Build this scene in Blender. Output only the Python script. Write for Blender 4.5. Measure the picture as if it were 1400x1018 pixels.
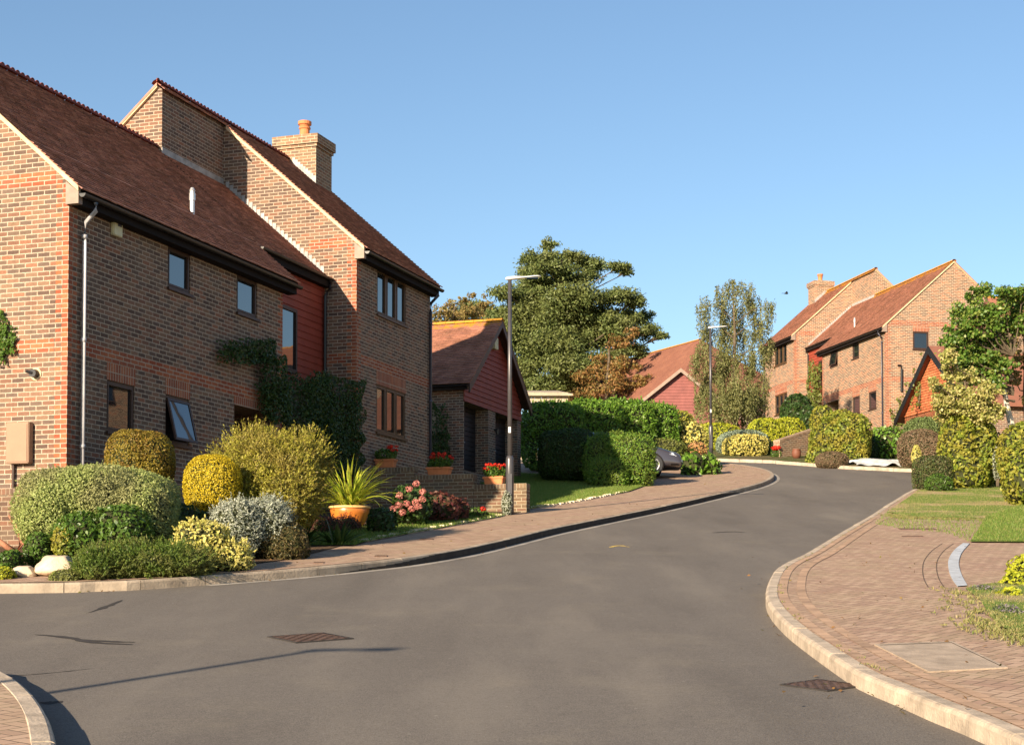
import bpy, bmesh, math, random
import numpy as np
from mathutils import Vector, Matrix
random.seed(7); rng = np.random.default_rng(7)
S = bpy.context.scene
COL = S.collection
for o in list(bpy.data.objects): bpy.data.objects.remove(o)
R_ = math.radians
# ------------------------------------------------------------------ camera, sky, sun, exposure
FPX, TH, CY = 2232.66, .0371, 758.98          # focal length (px of a 1400 px wide photo), pitch, principal row
cd = bpy.data.cameras.new('camera'); cam = bpy.data.objects.new('camera', cd); COL.objects.link(cam)
cd.sensor_width = 36; cd.lens = FPX/1400*36; cd.shift_y = (CY-509)/1400; cd.clip_end = 6000; cd.clip_start = .1
cam.location = (0, 0, 0); cam.rotation_euler = (R_(90)+TH, 0, 0)
S.camera = cam
SUN_EL, SUN_AZ = R_(17.8), math.atan2(-.526, -.850)     # azimuth measured from +Y towards +X
W = bpy.data.worlds.new('World'); S.world = W; W.use_nodes = True
wt = W.node_tree; sky = wt.nodes.new('ShaderNodeTexSky'); sky.sky_type = 'NISHITA'; sky.sun_disc = False
sky.sun_elevation = SUN_EL; sky.sun_rotation = SUN_AZ; sky.air_density = 1.0; sky.dust_density = .35; sky.ozone_density = 1.7; sky.altitude = 50
bg = wt.nodes['Background']; bg.inputs['Strength'].default_value = .073
tint = wt.nodes.new('ShaderNodeMix'); tint.data_type = 'RGBA'; tint.blend_type = 'MULTIPLY'; tint.inputs['Factor'].default_value = 1; tint.inputs['B'].default_value = (.88, .95, 1.0, 1)
wt.links.new(sky.outputs[0], tint.inputs['A']); wt.links.new(tint.outputs['Result'], bg.inputs['Color'])
sl = bpy.data.lights.new('sun', 'SUN'); sun = bpy.data.objects.new('sun', sl); COL.objects.link(sun)
sl.energy = 5.0; sl.angle = R_(.5); sl.color = (1, .83, .61)
sv = Vector((math.sin(SUN_AZ)*math.cos(SUN_EL), math.cos(SUN_AZ)*math.cos(SUN_EL), math.sin(SUN_EL)))
sun.rotation_euler = sv.to_track_quat('Z', 'Y').to_euler(); sun.location = (-20, -30, 20)
S.view_settings.view_transform = 'Standard'; S.view_settings.look = 'None'; S.view_settings.gamma = 1
S.view_settings.exposure = 1.22
S.render.engine = 'CYCLES'
try:
    S.cycles.max_bounces = 6; S.cycles.transparent_max_bounces = 4; S.cycles.diffuse_bounces = 3
except Exception: pass
# ------------------------------------------------------------------ surveying helpers
def hg(y):                                              # height of the road above the camera height
    if y < 0: return -1.5+.04*y
    if y <= 76: return -1.5+.0817*y+.000605*y*y
    a = -1.5+.0817*76+.000605*76*76; t = min(y, 160)-76
    return a+.10*t-.0004*t*t
def ray(u, v):
    a = (u-700)/FPX; b = (CY-v)/FPX; c, s = math.cos(TH), math.sin(TH)
    return Vector((a, c-b*s, s+b*c))
def P(u, v, y): r = ray(u, v); return r/r.y*y
def G(u, v, off=0):                                     # point of the sloping ground seen at a photo pixel
    r = ray(u, v); r = r/r.y; lo, hi = 2, 76
    for _ in range(50):
        m = (lo+hi)/2
        if r.z*m > hg(m)+off: lo = m
        else: hi = m
    return r*lo
FR = {1: (Vector((-6.8788, 25.1427, 4.1686)), .3273, 1), 3: (Vector((17.3192, 75.1469, 10.9288)), -.2228, -1)}
def fr(H): o, a, m = FR[H]; return o, Vector((math.cos(a), -math.sin(a), 0))*m, Vector((math.sin(a), math.cos(a), 0))
def onp(H, p, u, v): o, r, d = fr(H); R = ray(u, v); t = (o+r*p).dot(r)/R.dot(r); q = R*t-o; return q.dot(d), q.z
def ons(H, s, u, v): o, r, d = fr(H); R = ray(u, v); t = (o+d*s).dot(d)/R.dot(d); q = R*t-o; return q.dot(r), q.z
def LW(H, p, s, h): o, r, d = fr(H); return o+r*p+d*s+Vector((0, 0, h))
# ------------------------------------------------------------------ node helper
class N:
    def __init__(s, name):
        s.m = bpy.data.materials.new(name); s.m.use_nodes = True; s.t = s.m.node_tree
        s.bsdf = s.t.nodes['Principled BSDF']; s.out = s.t.nodes['Material Output']
    def n(s, typ, ins=None, **kw):
        x = s.t.nodes.new(typ)
        for k, v in kw.items(): setattr(x, k, v)
        for k, v in (ins or {}).items(): s.set(x.inputs[k], v)
        return x
    def set(s, sock, v):
        if isinstance(v, bpy.types.NodeSocket): s.t.links.new(v, sock)
        elif v is not None: sock.default_value = v
    def ma(s, op, a, b=None, c=None):
        x = s.t.nodes.new('ShaderNodeMath'); x.operation = op
        for i, v in enumerate((a, b, c)):
            if v is not None: s.set(x.inputs[i], v)
        return x.outputs[0]
    def mix(s, f, a, b, blend='MIX'):
        x = s.t.nodes.new('ShaderNodeMix'); x.data_type = 'RGBA'; x.blend_type = blend
        s.set(x.inputs['Factor'], f); s.set(x.inputs['A'], a if isinstance(a, bpy.types.NodeSocket) else (*a, 1) if len(a) == 3 else a)
        s.set(x.inputs['B'], b if isinstance(b, bpy.types.NodeSocket) else (*b, 1) if len(b) == 3 else b)
        return x.outputs['Result']
    def ramp(s, f, stops, interp='LINEAR'):
        x = s.t.nodes.new('ShaderNodeValToRGB'); x.color_ramp.interpolation = interp
        e = x.color_ramp.elements
        while len(e) > len(stops): e.remove(e[-1])
        while len(e) < len(stops): e.new(.5)
        for i, (p, c) in enumerate(stops): e[i].position = p; e[i].color = (*c, 1) if len(c) == 3 else c
        s.set(x.inputs[0], f); return x.outputs[0]
    def noise(s, vec, scale, detail=4, rough=.55, dim='3D'):
        x = s.n('ShaderNodeTexNoise', {'Scale': scale, 'Detail': detail, 'Roughness': rough}, noise_dimensions=dim)
        if vec is not None: s.t.links.new(vec, x.inputs['Vector'])
        return x.outputs[0]
    def rng01(s, v, a, b, c=0., d=1.):
        x = s.n('ShaderNodeMapRange', {'From Min': a, 'From Max': b, 'To Min': c, 'To Max': d}); s.set(x.inputs[0], v); return x.outputs[0]
    def obj(s): return s.n('ShaderNodeTexCoord').outputs['Object']
    def pos(s): return s.n('ShaderNodeNewGeometry').outputs['Position']
    def uv(s): return s.n('ShaderNodeTexCoord').outputs['UV']
    def bump(s, h, strength=.3, dist=.01):
        x = s.n('ShaderNodeBump', {'Strength': strength, 'Distance': dist}); s.set(x.inputs['Height'], h)
        s.t.links.new(x.outputs[0], s.bsdf.inputs['Normal'])
    def fin(s, col=None, rough=.8, metal=0., spec=.3):
        if col is not None: s.set(s.bsdf.inputs['Base Color'], col if isinstance(col, bpy.types.NodeSocket) else (*col, 1))
        s.set(s.bsdf.inputs['Roughness'], rough); s.set(s.bsdf.inputs['Metallic'], metal); s.set(s.bsdf.inputs['Specular IOR Level'], spec)
        return s.m
def plain(name, col, rough=.6, metal=0., var=.15, scale=6., spec=.3, bump=0.):
    k = N(name); n = k.noise(k.obj(), scale, 5)
    c = k.mix(k.rng01(n, .3, .7), tuple(x*(1-var) for x in col), tuple(min(1, x*(1+var)) for x in col))
    if bump: k.bump(k.noise(k.obj(), scale*8, 3), bump, .01)
    return k.fin(c, rough, metal, spec)
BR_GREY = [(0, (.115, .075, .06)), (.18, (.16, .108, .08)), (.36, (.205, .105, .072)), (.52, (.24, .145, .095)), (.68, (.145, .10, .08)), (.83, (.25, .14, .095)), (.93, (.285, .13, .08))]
BR_SUN = [(p, tuple(min(1, q*f) for q, f in zip(c, (1.5, 1.38, 1.25)))) for p, c in BR_GREY]  # same brick brightened and warmed, sunlight put into the colour
BR_RED = [(0, (.33, .085, .042)), (.3, (.40, .12, .055)), (.6, (.30, .085, .045)), (.85, (.45, .15, .07))]
BR_OLD = [(0, (.10, .06, .045)), (.3, (.16, .095, .065)), (.6, (.20, .10, .065)), (.85, (.13, .09, .065))]
def brick(name, pal, mortar=(.46, .37, .28), bw=.225, rh=.075, rot=False, gap=.011):
    k = N(name); sep = k.n('ShaderNodeSeparateXYZ'); k.t.links.new(k.uv(), sep.inputs[0])
    u, v = sep.outputs[0], sep.outputs[1]
    if rot: u, v = v, u
    row = k.ma('DIVIDE', v, rh); r = k.ma('FLOOR', row)
    x = k.ma('ADD', k.ma('DIVIDE', u, bw), k.ma('MULTIPLY', k.ma('FLOORED_MODULO', r, 2.), .5))
    if rot: x = k.ma('DIVIDE', u, bw)
    bx = k.ma('FLOOR', x); fx = k.ma('SUBTRACT', x, bx); fy = k.ma('SUBTRACT', row, r)
    wob = k.ma('MULTIPLY', k.ma('SUBTRACT', k.noise(k.uv(), 30., 3), .5), .012)
    dx = k.ma('MULTIPLY', k.ma('MINIMUM', fx, k.ma('SUBTRACT', 1., fx)), bw)
    dy = k.ma('MULTIPLY', k.ma('MINIMUM', fy, k.ma('SUBTRACT', 1., fy)), rh)
    d = k.ma('ADD', k.ma('MINIMUM', dx, dy), wob)
    msk = k.rng01(d, gap*.50, gap*.85)
    wn = k.n('ShaderNodeTexWhiteNoise', noise_dimensions='2D'); cb = k.n('ShaderNodeCombineXYZ', {0: bx, 1: r}); k.t.links.new(cb.outputs[0], wn.inputs['Vector'])
    c = k.ramp(wn.outputs['Value'], pal, 'CONSTANT')
    c = k.mix(k.rng01(k.noise(k.uv(), 26., 5, .7), .3, .75), c, k.mix(1., c, (.62, .58, .56), 'MULTIPLY'))
    big = k.rng01(k.noise(k.uv(), .9, 4), .35, .7)
    c = k.mix(k.ma('MULTIPLY', big, .20), c, (.30, .21, .15))
    sm = k.n('ShaderNodeMapping', {'Scale': (1.6, .22, 1)}); k.t.links.new(k.uv(), sm.inputs[0]); st_ = k.rng01(k.noise(sm.outputs[0], 2.2, 5, .7), .52, .78)
    mo = k.mix(k.rng01(k.noise(k.uv(), 9., 4), .3, .7), mortar, tuple(q*.72 for q in mortar))
    c = k.mix(msk, mo, c); c = k.mix(k.ma('MULTIPLY', st_, .42), c, k.mix(1., c, (.50, .47, .46), 'MULTIPLY'))
    k.bump(k.ma('ADD', msk, k.ma('MULTIPLY', k.noise(k.uv(), 60., 3), .4)), .55, .006)
    return k.fin(c, .88, 0, .2)
M = {}
M['brick'] = brick('multi_brick', BR_GREY); M['red'] = brick('red_brick', BR_RED)
M['bricksun'] = brick('sunlit_multi_brick', BR_SUN, mortar=(.58, .47, .34)); M['soldier'] = brick('soldier_brick', BR_RED, rot=True)
M['oldbrick'] = brick('old_brick', BR_OLD, mortar=(.30, .235, .17)); M['capbrick'] = brick('cap_brick', BR_OLD, mortar=(.30, .235, .17), rot=True)
M['wallbrick'] = brick('garden_wall_brick', [(0, (.24, .15, .09)), (.3, (.33, .20, .12)), (.6, (.28, .15, .09)), (.85, (.20, .14, .10))], mortar=(.50, .41, .29))
M['wallcap'] = brick('garden_cap_brick', [(0, (.24, .15, .09)), (.3, (.33, .20, .12)), (.6, (.28, .15, .09))], mortar=(.50, .41, .29), rot=True)
M['gbrick'] = brick('dark_garden_brick', [(0, (.15, .10, .06)), (.3, (.21, .14, .085)), (.6, (.18, .10, .065)), (.85, (.12, .095, .07))], mortar=(.36, .30, .21)); M['gcap'] = brick('dark_garden_cap', [(0, (.17, .11, .07)), (.4, (.22, .15, .09)), (.7, (.14, .10, .07))], mortar=(.36, .30, .21), rot=True)
def tilemat(name, cols, lichen=0.):
    k = N(name); isl = k.n('ShaderNodeNewGeometry').outputs['Random Per Island']
    c = k.ramp(isl, [(i/len(cols), q) for i, q in enumerate(cols)], 'CONSTANT')
    n = k.noise(k.obj(), 2.2, 5, .65)
    c = k.mix(k.rng01(n, .42, .68), c, k.mix(1., c, (.62, .62, .58), 'MULTIPLY'))
    moss = k.rng01(k.noise(k.obj(), 5., 6, .75), .60, .72)
    c = k.mix(k.ma('MULTIPLY', moss, .5), c, (.13, .11, .05))
    if lichen:
        l = k.rng01(k.noise(k.obj(), 4.5, 6, .7), .62-lichen*.3, .74-lichen*.3)
        c = k.mix(l, c, (.50, .24, .03))
    k.bump(k.noise(k.obj(), 40., 3), .3, .006)
    return k.fin(c, .85, 0, .2)
T_DK = [(.36, .17, .125), (.44, .21, .155), (.30, .15, .12), (.38, .175, .13), (.50, .25, .185)]
T_LT = [(.34, .155, .105), (.39, .18, .12), (.30, .14, .10), (.35, .16, .11), (.42, .20, .135)]
M['tile'] = tilemat('clay_tile', T_DK); M['tileL'] = tilemat('clay_tile_light', T_LT); M['tileO'] = tilemat('clay_tile_lichen', T_LT, .62)
M['ridge'] = tilemat('ridge_tile', [(.22, .05, .035), (.26, .065, .04), (.19, .045, .035)]); M['ridgeO'] = tilemat('ridge_tile_lichen', T_LT, .95)
M['verge'] = plain('verge_mortar', (.60, .45, .28), .9, var=.2, bump=.3)
M['fascia_pale'] = plain('pale_fascia', (.27, .20, .16), .6); M['black'] = plain('black_plastic', (.012, .011, .012), .38, spec=.5)
M['fasciad'] = plain('dark_fascia', (.014, .011, .011), .75, spec=.1); M['pipe_grey'] = plain('grey_pipe', (.42, .41, .43), .45, spec=.4); M['pipe_dark'] = plain('dark_pipe', (.05, .05, .075), .35, spec=.5)
M['frame'] = plain('brown_frame', (.05, .026, .018), .5, spec=.4); M['frame_gold'] = plain('stained_frame', (.085, .045, .02), .5, spec=.4)
M['lead'] = plain('lead_flashing', (.33, .32, .31), .6, var=.3); M['metal'] = plain('flue_metal', (.62, .60, .58), .35, .6)
M['terracotta'] = plain('terracotta', (.55, .19, .075), .75, var=.2); M['pot_orange'] = plain('glazed_orange', (.48, .15, .025), .35, spec=.5, var=.2)
M['box_brown'] = plain('meter_box_plastic', (.28, .17, .11), .5, var=.05); M['white'] = plain('white_plastic', (.78, .77, .74), .4); M['cream'] = plain('cream_plastic', (.60, .56, .36), .5)
M['stone'] = plain('pale_rock', (.56, .45, .32), .9, var=.3, scale=3, bump=.7); M['bark'] = plain('bark', (.10, .075, .05), .95, var=.4, scale=9, bump=.8)
M['palebark'] = plain('pale_bark', (.50, .44, .36), .9, var=.35, scale=7, bump=.5); M['twig'] = plain('twig_mass', (.035, .038, .014), 1., var=.4, scale=14, bump=.8)
M['dark'] = plain('dark_interior', (.012, .010, .010), .9); M['door'] = plain('dark_door', (.022, .018, .02), .5, var=.1)
M['curtain'] = plain('curtain', (.50, .48, .44), .9)
def glassmat():
    k = N('window_glass'); k.fin((.010, .012, .014), .02, 0, .5); k.bsdf.inputs['IOR'].default_value = 2.1
    k.bump(k.noise(k.obj(), 1.6, 2), .05, .02); return k.m
M['glass'] = glassmat()
def boardmat(name, c0):
    k = N(name); n = k.noise(k.obj(), 3., 6); c = k.mix(k.rng01(n, .3, .7), c0, tuple(q*.72 for q in c0)); k.bump(k.noise(k.obj(), 30., 3), .15, .004); return k.fin(c, .6, 0, .3)
M['board'] = boardmat('red_weatherboard', (.30, .055, .032)); M['mauve'] = boardmat('mauve_board', (.25, .085, .075)); M['greywood'] = boardmat('weathered_wood', (.42, .34, .24))
def asphalt():
    k = N('asphalt'); p = k.pos()
    f = k.noise(p, 110., 2); c = k.mix(k.rng01(f, .35, .68), (.090, .077, .066), (.200, .174, .148))
    b = k.noise(p, .35, 4); c = k.mix(k.ma('MULTIPLY', k.rng01(b, .38, .66), .25), c, (.17, .15, .13))
    st = k.n('ShaderNodeMapping', {'Scale': (.8, .10, 1)}); st.inputs['Rotation'].default_value = (0, 0, R_(-20)); k.t.links.new(p, st.inputs[0])
    s2 = k.noise(st.outputs[0], 1.2, 4); c = k.mix(k.ma('MULTIPLY', k.rng01(s2, .52, .70), .42), c, (.085, .073, .063)); c = k.mix(k.ma('MULTIPLY', k.rng01(s2, .46, .32), .36), c, (.225, .195, .16))
    w = k.n('ShaderNodeTexVoronoi', {'Scale': 3.1}); k.t.links.new(p, w.inputs['Vector'])
    spk = k.ma('LESS_THAN', w.outputs['Distance'], .035); c = k.mix(k.ma('MULTIPLY', spk, .45), c, (.40, .36, .30))
    du = k.rng01(k.noise(p, .8, 6, .7), .54, .70); c = k.mix(k.ma('MULTIPLY', du, .22), c, (.26, .22, .16)); g2 = k.noise(p, 38., 4, .85); c = k.mix(k.ma('MULTIPLY', k.rng01(g2, .5, .7), .5), c, (.05, .043, .037)); g3 = k.noise(p, 14., 5, .8); c = k.mix(k.ma('MULTIPLY', k.rng01(g3, .55, .75), .35), c, (.27, .235, .195)); g4 = k.noise(p, 4., 5, .7); c = k.mix(k.ma('MULTIPLY', k.rng01(g4, .55, .75), .22), c, (.075, .064, .054))
    k.bump(f, .5, .006); return k.fin(c, .9, 0, .25)
M['asphalt'] = asphalt()
def paving():
    k = N('herringbone_block_paving'); p = k.pos()
    mp = k.n('ShaderNodeMapping', {'Scale': (10, 10, 10)}); mp.inputs['Rotation'].default_value = (0, 0, R_(38)); k.t.links.new(p, mp.inputs[0])
    sep = k.n('ShaderNodeSeparateXYZ'); k.t.links.new(mp.outputs[0], sep.inputs[0]); x, y = sep.outputs[0], sep.outputs[1]
    i, j = k.ma('FLOOR', x), k.ma('FLOOR', y); fx, fy = k.ma('SUBTRACT', x, i), k.ma('SUBTRACT', y, j)
    m = k.ma('FLOORED_MODULO', k.ma('SUBTRACT', i, j), 4.)
    eq = lambda v: k.ma('COMPARE', m, float(v), .2)
    dL = k.ma('ADD', fx, eq(1)); dR = k.ma('ADD', k.ma('SUBTRACT', 1., fx), eq(0)); dB = k.ma('ADD', fy, eq(2)); dT = k.ma('ADD', k.ma('SUBTRACT', 1., fy), eq(3))
    d = k.ma('MINIMUM', k.ma('MINIMUM', dL, dR), k.ma('MINIMUM', dB, dT))
    d = k.ma('ADD', d, k.ma('MULTIPLY', k.ma('SUBTRACT', k.noise(p, 40., 2), .5), .05))
    msk = k.rng01(d, .035, .085)
    cb = k.n('ShaderNodeCombineXYZ', {0: k.ma('SUBTRACT', i, eq(1)), 1: k.ma('SUBTRACT', j, eq(2))})
    wn = k.n('ShaderNodeTexWhiteNoise', noise_dimensions='2D'); k.t.links.new(cb.outputs[0], wn.inputs['Vector'])
    c = k.ramp(wn.outputs['Value'], [(0, (.36, .23, .165)), (.25, (.40, .265, .19)), (.5, (.33, .215, .155)), (.75, (.44, .30, .215))], 'CONSTANT')
    c = k.mix(k.ma('MULTIPLY', k.rng01(k.noise(p, 1.1, 5, .65), .4, .7), .55), c, (.40, .30, .19))
    c = k.mix(k.ma('MULTIPLY', k.rng01(k.noise(p, 7., 5, .7), .56, .7), .5), c, (.20, .14, .09))
    w = k.n('ShaderNodeTexVoronoi', {'Scale': 5.}); k.t.links.new(p, w.inputs['Vector'])
    c = k.mix(k.ma('MULTIPLY', k.ma('LESS_THAN', w.outputs['Distance'], .05), .6), c, (.62, .52, .38))
    c = k.mix(k.ma('ADD', k.ma('MULTIPLY', msk, .75), .25), k.mix(k.rng01(k.noise(p, 2., 3), .5, .62), (.13, .09, .06), (.11, .11, .045)), c)
    k.bump(msk, .6, .006); return k.fin(c, .9, 0, .2)
M['paving'] = paving()
def ground_mat(name, a, b, c2=None, s1=3., thr=.5, bump=.8):
    k = N(name); p = k.pos(); c = k.mix(k.rng01(k.noise(p, 35., 4, .7), .3, .7), a, b)
    if c2: c = k.mix(k.rng01(k.noise(p, s1, 5, .6), thr, thr+.12), c, k.mix(k.rng01(k.noise(p, 60., 3), .3, .7), c2, tuple(q*.65 for q in c2)))
    k.bump(k.noise(p, 70., 4, .8), bump, .03); return k.fin(c, .95, 0, .1)
M['lawn'] = ground_mat('lawn_turf', (.11, .19, .025), (.21, .29, .05), (.33, .28, .10), .8, .60)
M['drylawn'] = ground_mat('dry_lawn_turf', (.12, .20, .035), (.22, .27, .06), (.52, .39, .21), .55, .50)
M['soil'] = ground_mat('soil', (.085, .055, .035), (.17, .11, .07)); M['field'] = ground_mat('rough_ground', (.07, .09, .03), (.14, .13, .05), (.17, .13, .07), .3)
M['kerb'] = plain('kerb_concrete', (.41, .33, .25), .9, var=.32, scale=5, bump=.7); M['slabc'] = plain('worn_concrete', (.36, .28, .21), .92, var=.25, scale=5, bump=.6)
M['kerb_shade'] = plain('shaded_kerb_face', (.045, .036, .03), .9, var=.3); M['channel'] = plain('dusty_channel', (.28, .25, .215), .95, var=.25, scale=2, bump=.5); M['kerbL'] = plain('aged_kerb_concrete', (.33, .265, .20), .9, var=.3, scale=4, bump=.7); M['drain'] = plain('drain_concrete', (.43, .45, .48), .8, var=.2, bump=.4); M['iron'] = plain('cast_iron', (.14, .085, .06), .7, .4, var=.35, scale=12, bump=.6)
M['edge_stone'] = plain('edging_stone', (.66, .55, .40), .9, var=.25, bump=.6); M['paint_y'] = plain('yellow_paint', (.60, .42, .08), .8); M['patch'] = plain('tar_patch', (.035, .03, .028), .95, var=.3, bump=.5)
def leafmat(name, cols, rough=.55, trans=.35, patch=None, ps=1.5):
    k = N(name); g = k.n('ShaderNodeNewGeometry'); c = k.ramp(g.outputs['Random Per Island'], [(i/max(1, len(cols)-1), q) for i, q in enumerate(cols)])
    if patch: c = k.mix(k.rng01(k.noise(g.outputs['Position'], ps, 3), .46, .6), c, k.mix(.7, c, patch))
    k.fin(c, rough, 0, .35)
    tr = k.n('ShaderNodeBsdfTranslucent'); k.t.links.new(c, tr.inputs[0]); mx = k.n('ShaderNodeMixShader', {0: trans})
    k.t.links.new(k.bsdf.outputs[0], mx.inputs[1]); k.t.links.new(tr.outputs[0], mx.inputs[2]); k.t.links.new(mx.outputs[0], k.out.inputs[0])
    return k.m
# ------------------------------------------------------------------ object helpers
def tag(o, label=None, cat=None, group=None, kind=None):
    if label: o['label'] = label
    if cat: o['category'] = cat
    if group: o['group'] = group
    if kind: o['kind'] = kind
    return o
def thing(name, label, cat, loc=(0, 0, 0), rz=0., group=None):
    o = bpy.data.objects.new(name, None); COL.objects.link(o); o.location = loc; o.rotation_euler = (0, 0, rz); o.empty_display_size = .2
    return tag(o, label, cat, group)
class MB:
    """collects polygons, links them as one mesh object; mx mirrors the local x"""
    def __init__(s, mx=1): s.v = []; s.f = []; s.m = []; s.uv = []; s.mx = mx
    def poly(s, pts, mi=0, uv=None):
        b = len(s.v); s.v += [tuple(p) for p in pts]; s.f.append(tuple(range(b, b+len(pts)))); s.m.append(mi)
        if uv is None:
            a, c, d = Vector(pts[0]), Vector(pts[1]), Vector(pts[2]); n = (c-a).cross(d-a)
            ax = max(range(3), key=lambda i: abs(n[i]))
            uv = [(p[1], p[2]) if ax == 0 else (p[0], p[2]) if ax == 1 else (p[0], p[1]) for p in pts]
        s.uv.append(uv)
    def box(s, x0, x1, y0, y1, z0, z1, mi=0):
        q = [(x0, y0, z0), (x1, y0, z0), (x1, y1, z0), (x0, y1, z0), (x0, y0, z1), (x1, y0, z1), (x1, y1, z1), (x0, y1, z1)]
        s.hexa(q, mi)
    def hexa(s, q, mi=0):
        for f in ((3, 2, 1, 0), (4, 5, 6, 7), (0, 1, 5, 4), (1, 2, 6, 5), (2, 3, 7, 6), (3, 0, 4, 7)): s.poly([q[i] for i in f], mi)
    def tube(s, pts, r, n=8, mi=0, caps=True):
        pts = [Vector(p) for p in pts]; rs = r if isinstance(r, (list, tuple)) else [r]*len(pts); rings = []
        up = Vector((0, 0, 1))
        for i, p in enumerate(pts):
            t = (pts[min(i+1, len(pts)-1)]-pts[max(i-1, 0)]).normalized()
            a = t.cross(up) if abs(t.z) < .95 else t.cross(Vector((1, 0, 0))); a.normalize(); b = t.cross(a)
            rings.append([p+(a*math.cos(2*math.pi*k/n)+b*math.sin(2*math.pi*k/n))*rs[i] for k in range(n)])
        for i in range(len(rings)-1):
            for k in range(n): s.poly([rings[i][k], rings[i][(k+1) % n], rings[i+1][(k+1) % n], rings[i+1][k]], mi)
        if caps: s.poly(rings[0][::-1], mi); s.poly(rings[-1], mi)
    def lathe(s, c, prof, n=20, mi=0):
        rings = [[(c[0]+r*math.cos(2*math.pi*k/n), c[1]+r*math.sin(2*math.pi*k/n), c[2]+z) for k in range(n)] for r, z in prof]
        for i in range(len(rings)-1):
            for k in range(n): s.poly([rings[i][k], rings[i][(k+1) % n], rings[i+1][(k+1) % n], rings[i+1][k]], mi)
    def build(s, name, mats, parent=None, smooth=False, bevel=0., weld=True, recalc=True):
        me = bpy.data.meshes.new(name)
        vv = [(x*s.mx, y, z) for x, y, z in s.v]
        me.from_pydata(vv, [], s.f)
        ul = me.uv_layers.new(name='UVMap'); flat = [c for f in s.uv for p in f for c in p]; ul.data.foreach_set('uv', flat)
        me.polygons.foreach_set('material_index', s.m)
        for q in (mats if isinstance(mats, (list, tuple)) else [mats]): me.materials.append(q)
        bm = bmesh.new(); bm.from_mesh(me)
        if weld: bmesh.ops.remove_doubles(bm, verts=bm.verts, dist=.0004)
        if recalc: bmesh.ops.recalc_face_normals(bm, faces=bm.faces)
        if bevel: bmesh.ops.bevel(bm, geom=[e for e in bm.edges if len(e.link_faces) == 2 and e.calc_face_angle() > .6], offset=bevel, segments=2, affect='EDGES')
        bm.to_mesh(me); bm.free()
        if smooth: me.polygons.foreach_set('use_smooth', [True]*len(me.polygons))
        o = bpy.data.objects.new(name, me); COL.objects.link(o); o.parent = parent
        return o
def raw_mesh(name, verts, quads, mats, mi=None, parent=None, smooth=False):
    """fast numpy quad mesh"""
    me = bpy.data.meshes.new(name); nv, nf = len(verts), len(quads); k = quads.shape[1]
    me.vertices.add(nv); me.vertices.foreach_set('co', verts.astype(np.float32).ravel())
    me.loops.add(nf*k); me.loops.foreach_set('vertex_index', quads.astype(np.int32).ravel())
    me.polygons.add(nf); me.polygons.foreach_set('loop_start', np.arange(0, nf*k, k, dtype=np.int32))
    for m_ in mats: me.materials.append(m_)
    if mi is not None: me.polygons.foreach_set('material_index', mi.astype(np.int32))
    if smooth: me.polygons.foreach_set('use_smooth', np.ones(nf, bool))
    me.update(calc_edges=True); me.validate()
    o = bpy.data.objects.new(name, me); COL.objects.link(o); o.parent = parent; return o
def copy_tree(o, parent=None):
    c = o.copy(); COL.objects.link(c); c.parent = parent
    for ch in list(o.children): copy_tree(ch, c)
    return c
# ------------------------------------------------------------------ the ground
def slab(name, pts, off, mat, top_only=True, step=1., skirt=0.):
    from mathutils.geometry import tessellate_polygon
    bm = bmesh.new(); vs = [bm.verts.new((p[0], p[1], 0)) for p in pts]
    for tr in tessellate_polygon([[Vector((p[0], p[1], 0)) for p in pts]]):
        try: bm.faces.new([vs[i] for i in tr])
        except ValueError: pass
    y0, y1 = min(p[1] for p in pts), max(p[1] for p in pts); y = math.ceil(y0/step)*step
    while y < y1:
        bmesh.ops.bisect_plane(bm, geom=bm.verts[:]+bm.edges[:]+bm.faces[:], plane_co=(0, y, 0), plane_no=(0, 1, 0), dist=1e-4); y += step if y < 80 else step*6
    for v in bm.verts: v.co.z = hg(v.co.y)+off
    if skirt:
        be = [e for e in bm.edges if len(e.link_faces) == 1]
        r = bmesh.ops.extrude_edge_only(bm, edges=be)
        for v in [g for g in r['geom'] if isinstance(g, bmesh.types.BMVert)]: v.co.z -= skirt
    bmesh.ops.recalc_face_normals(bm, faces=bm.faces)
    if sum(f.normal.z for f in bm.faces) < 0: bmesh.ops.reverse_faces(bm, faces=bm.faces)
    me = bpy.data.meshes.new(name); bm.to_mesh(me); bm.free(); me.materials.append(mat)
    o = bpy.data.objects.new(name, me); COL.objects.link(o); return o
def smooth_line(pts, n=6):
    q = [Vector((p[0], p[1])) for p in pts]; q = [q[0]*2-q[1]]+q+[q[-1]*2-q[-2]]; out = []
    for i in range(1, len(q)-2):
        for k in range(n):
            t = k/n; a, b, c, d = q[i-1], q[i], q[i+1], q[i+2]
            out.append(.5*((2*b)+(c-a)*t+(2*a-5*b+4*c-d)*t*t+(3*b-a-3*c+d)*t**3))
    out.append(q[-2]); return out
def resample(line, d):
    out = [line[0]]; acc = 0
    for a, b in zip(line, line[1:]):
        L = (b-a).length
        while acc+L >= d and L > 1e-9:
            t = (d-acc)/L; a = a+(b-a)*t; out.append(a.copy()); L = (b-a).length; acc = 0
        acc += L
    return out
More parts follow.
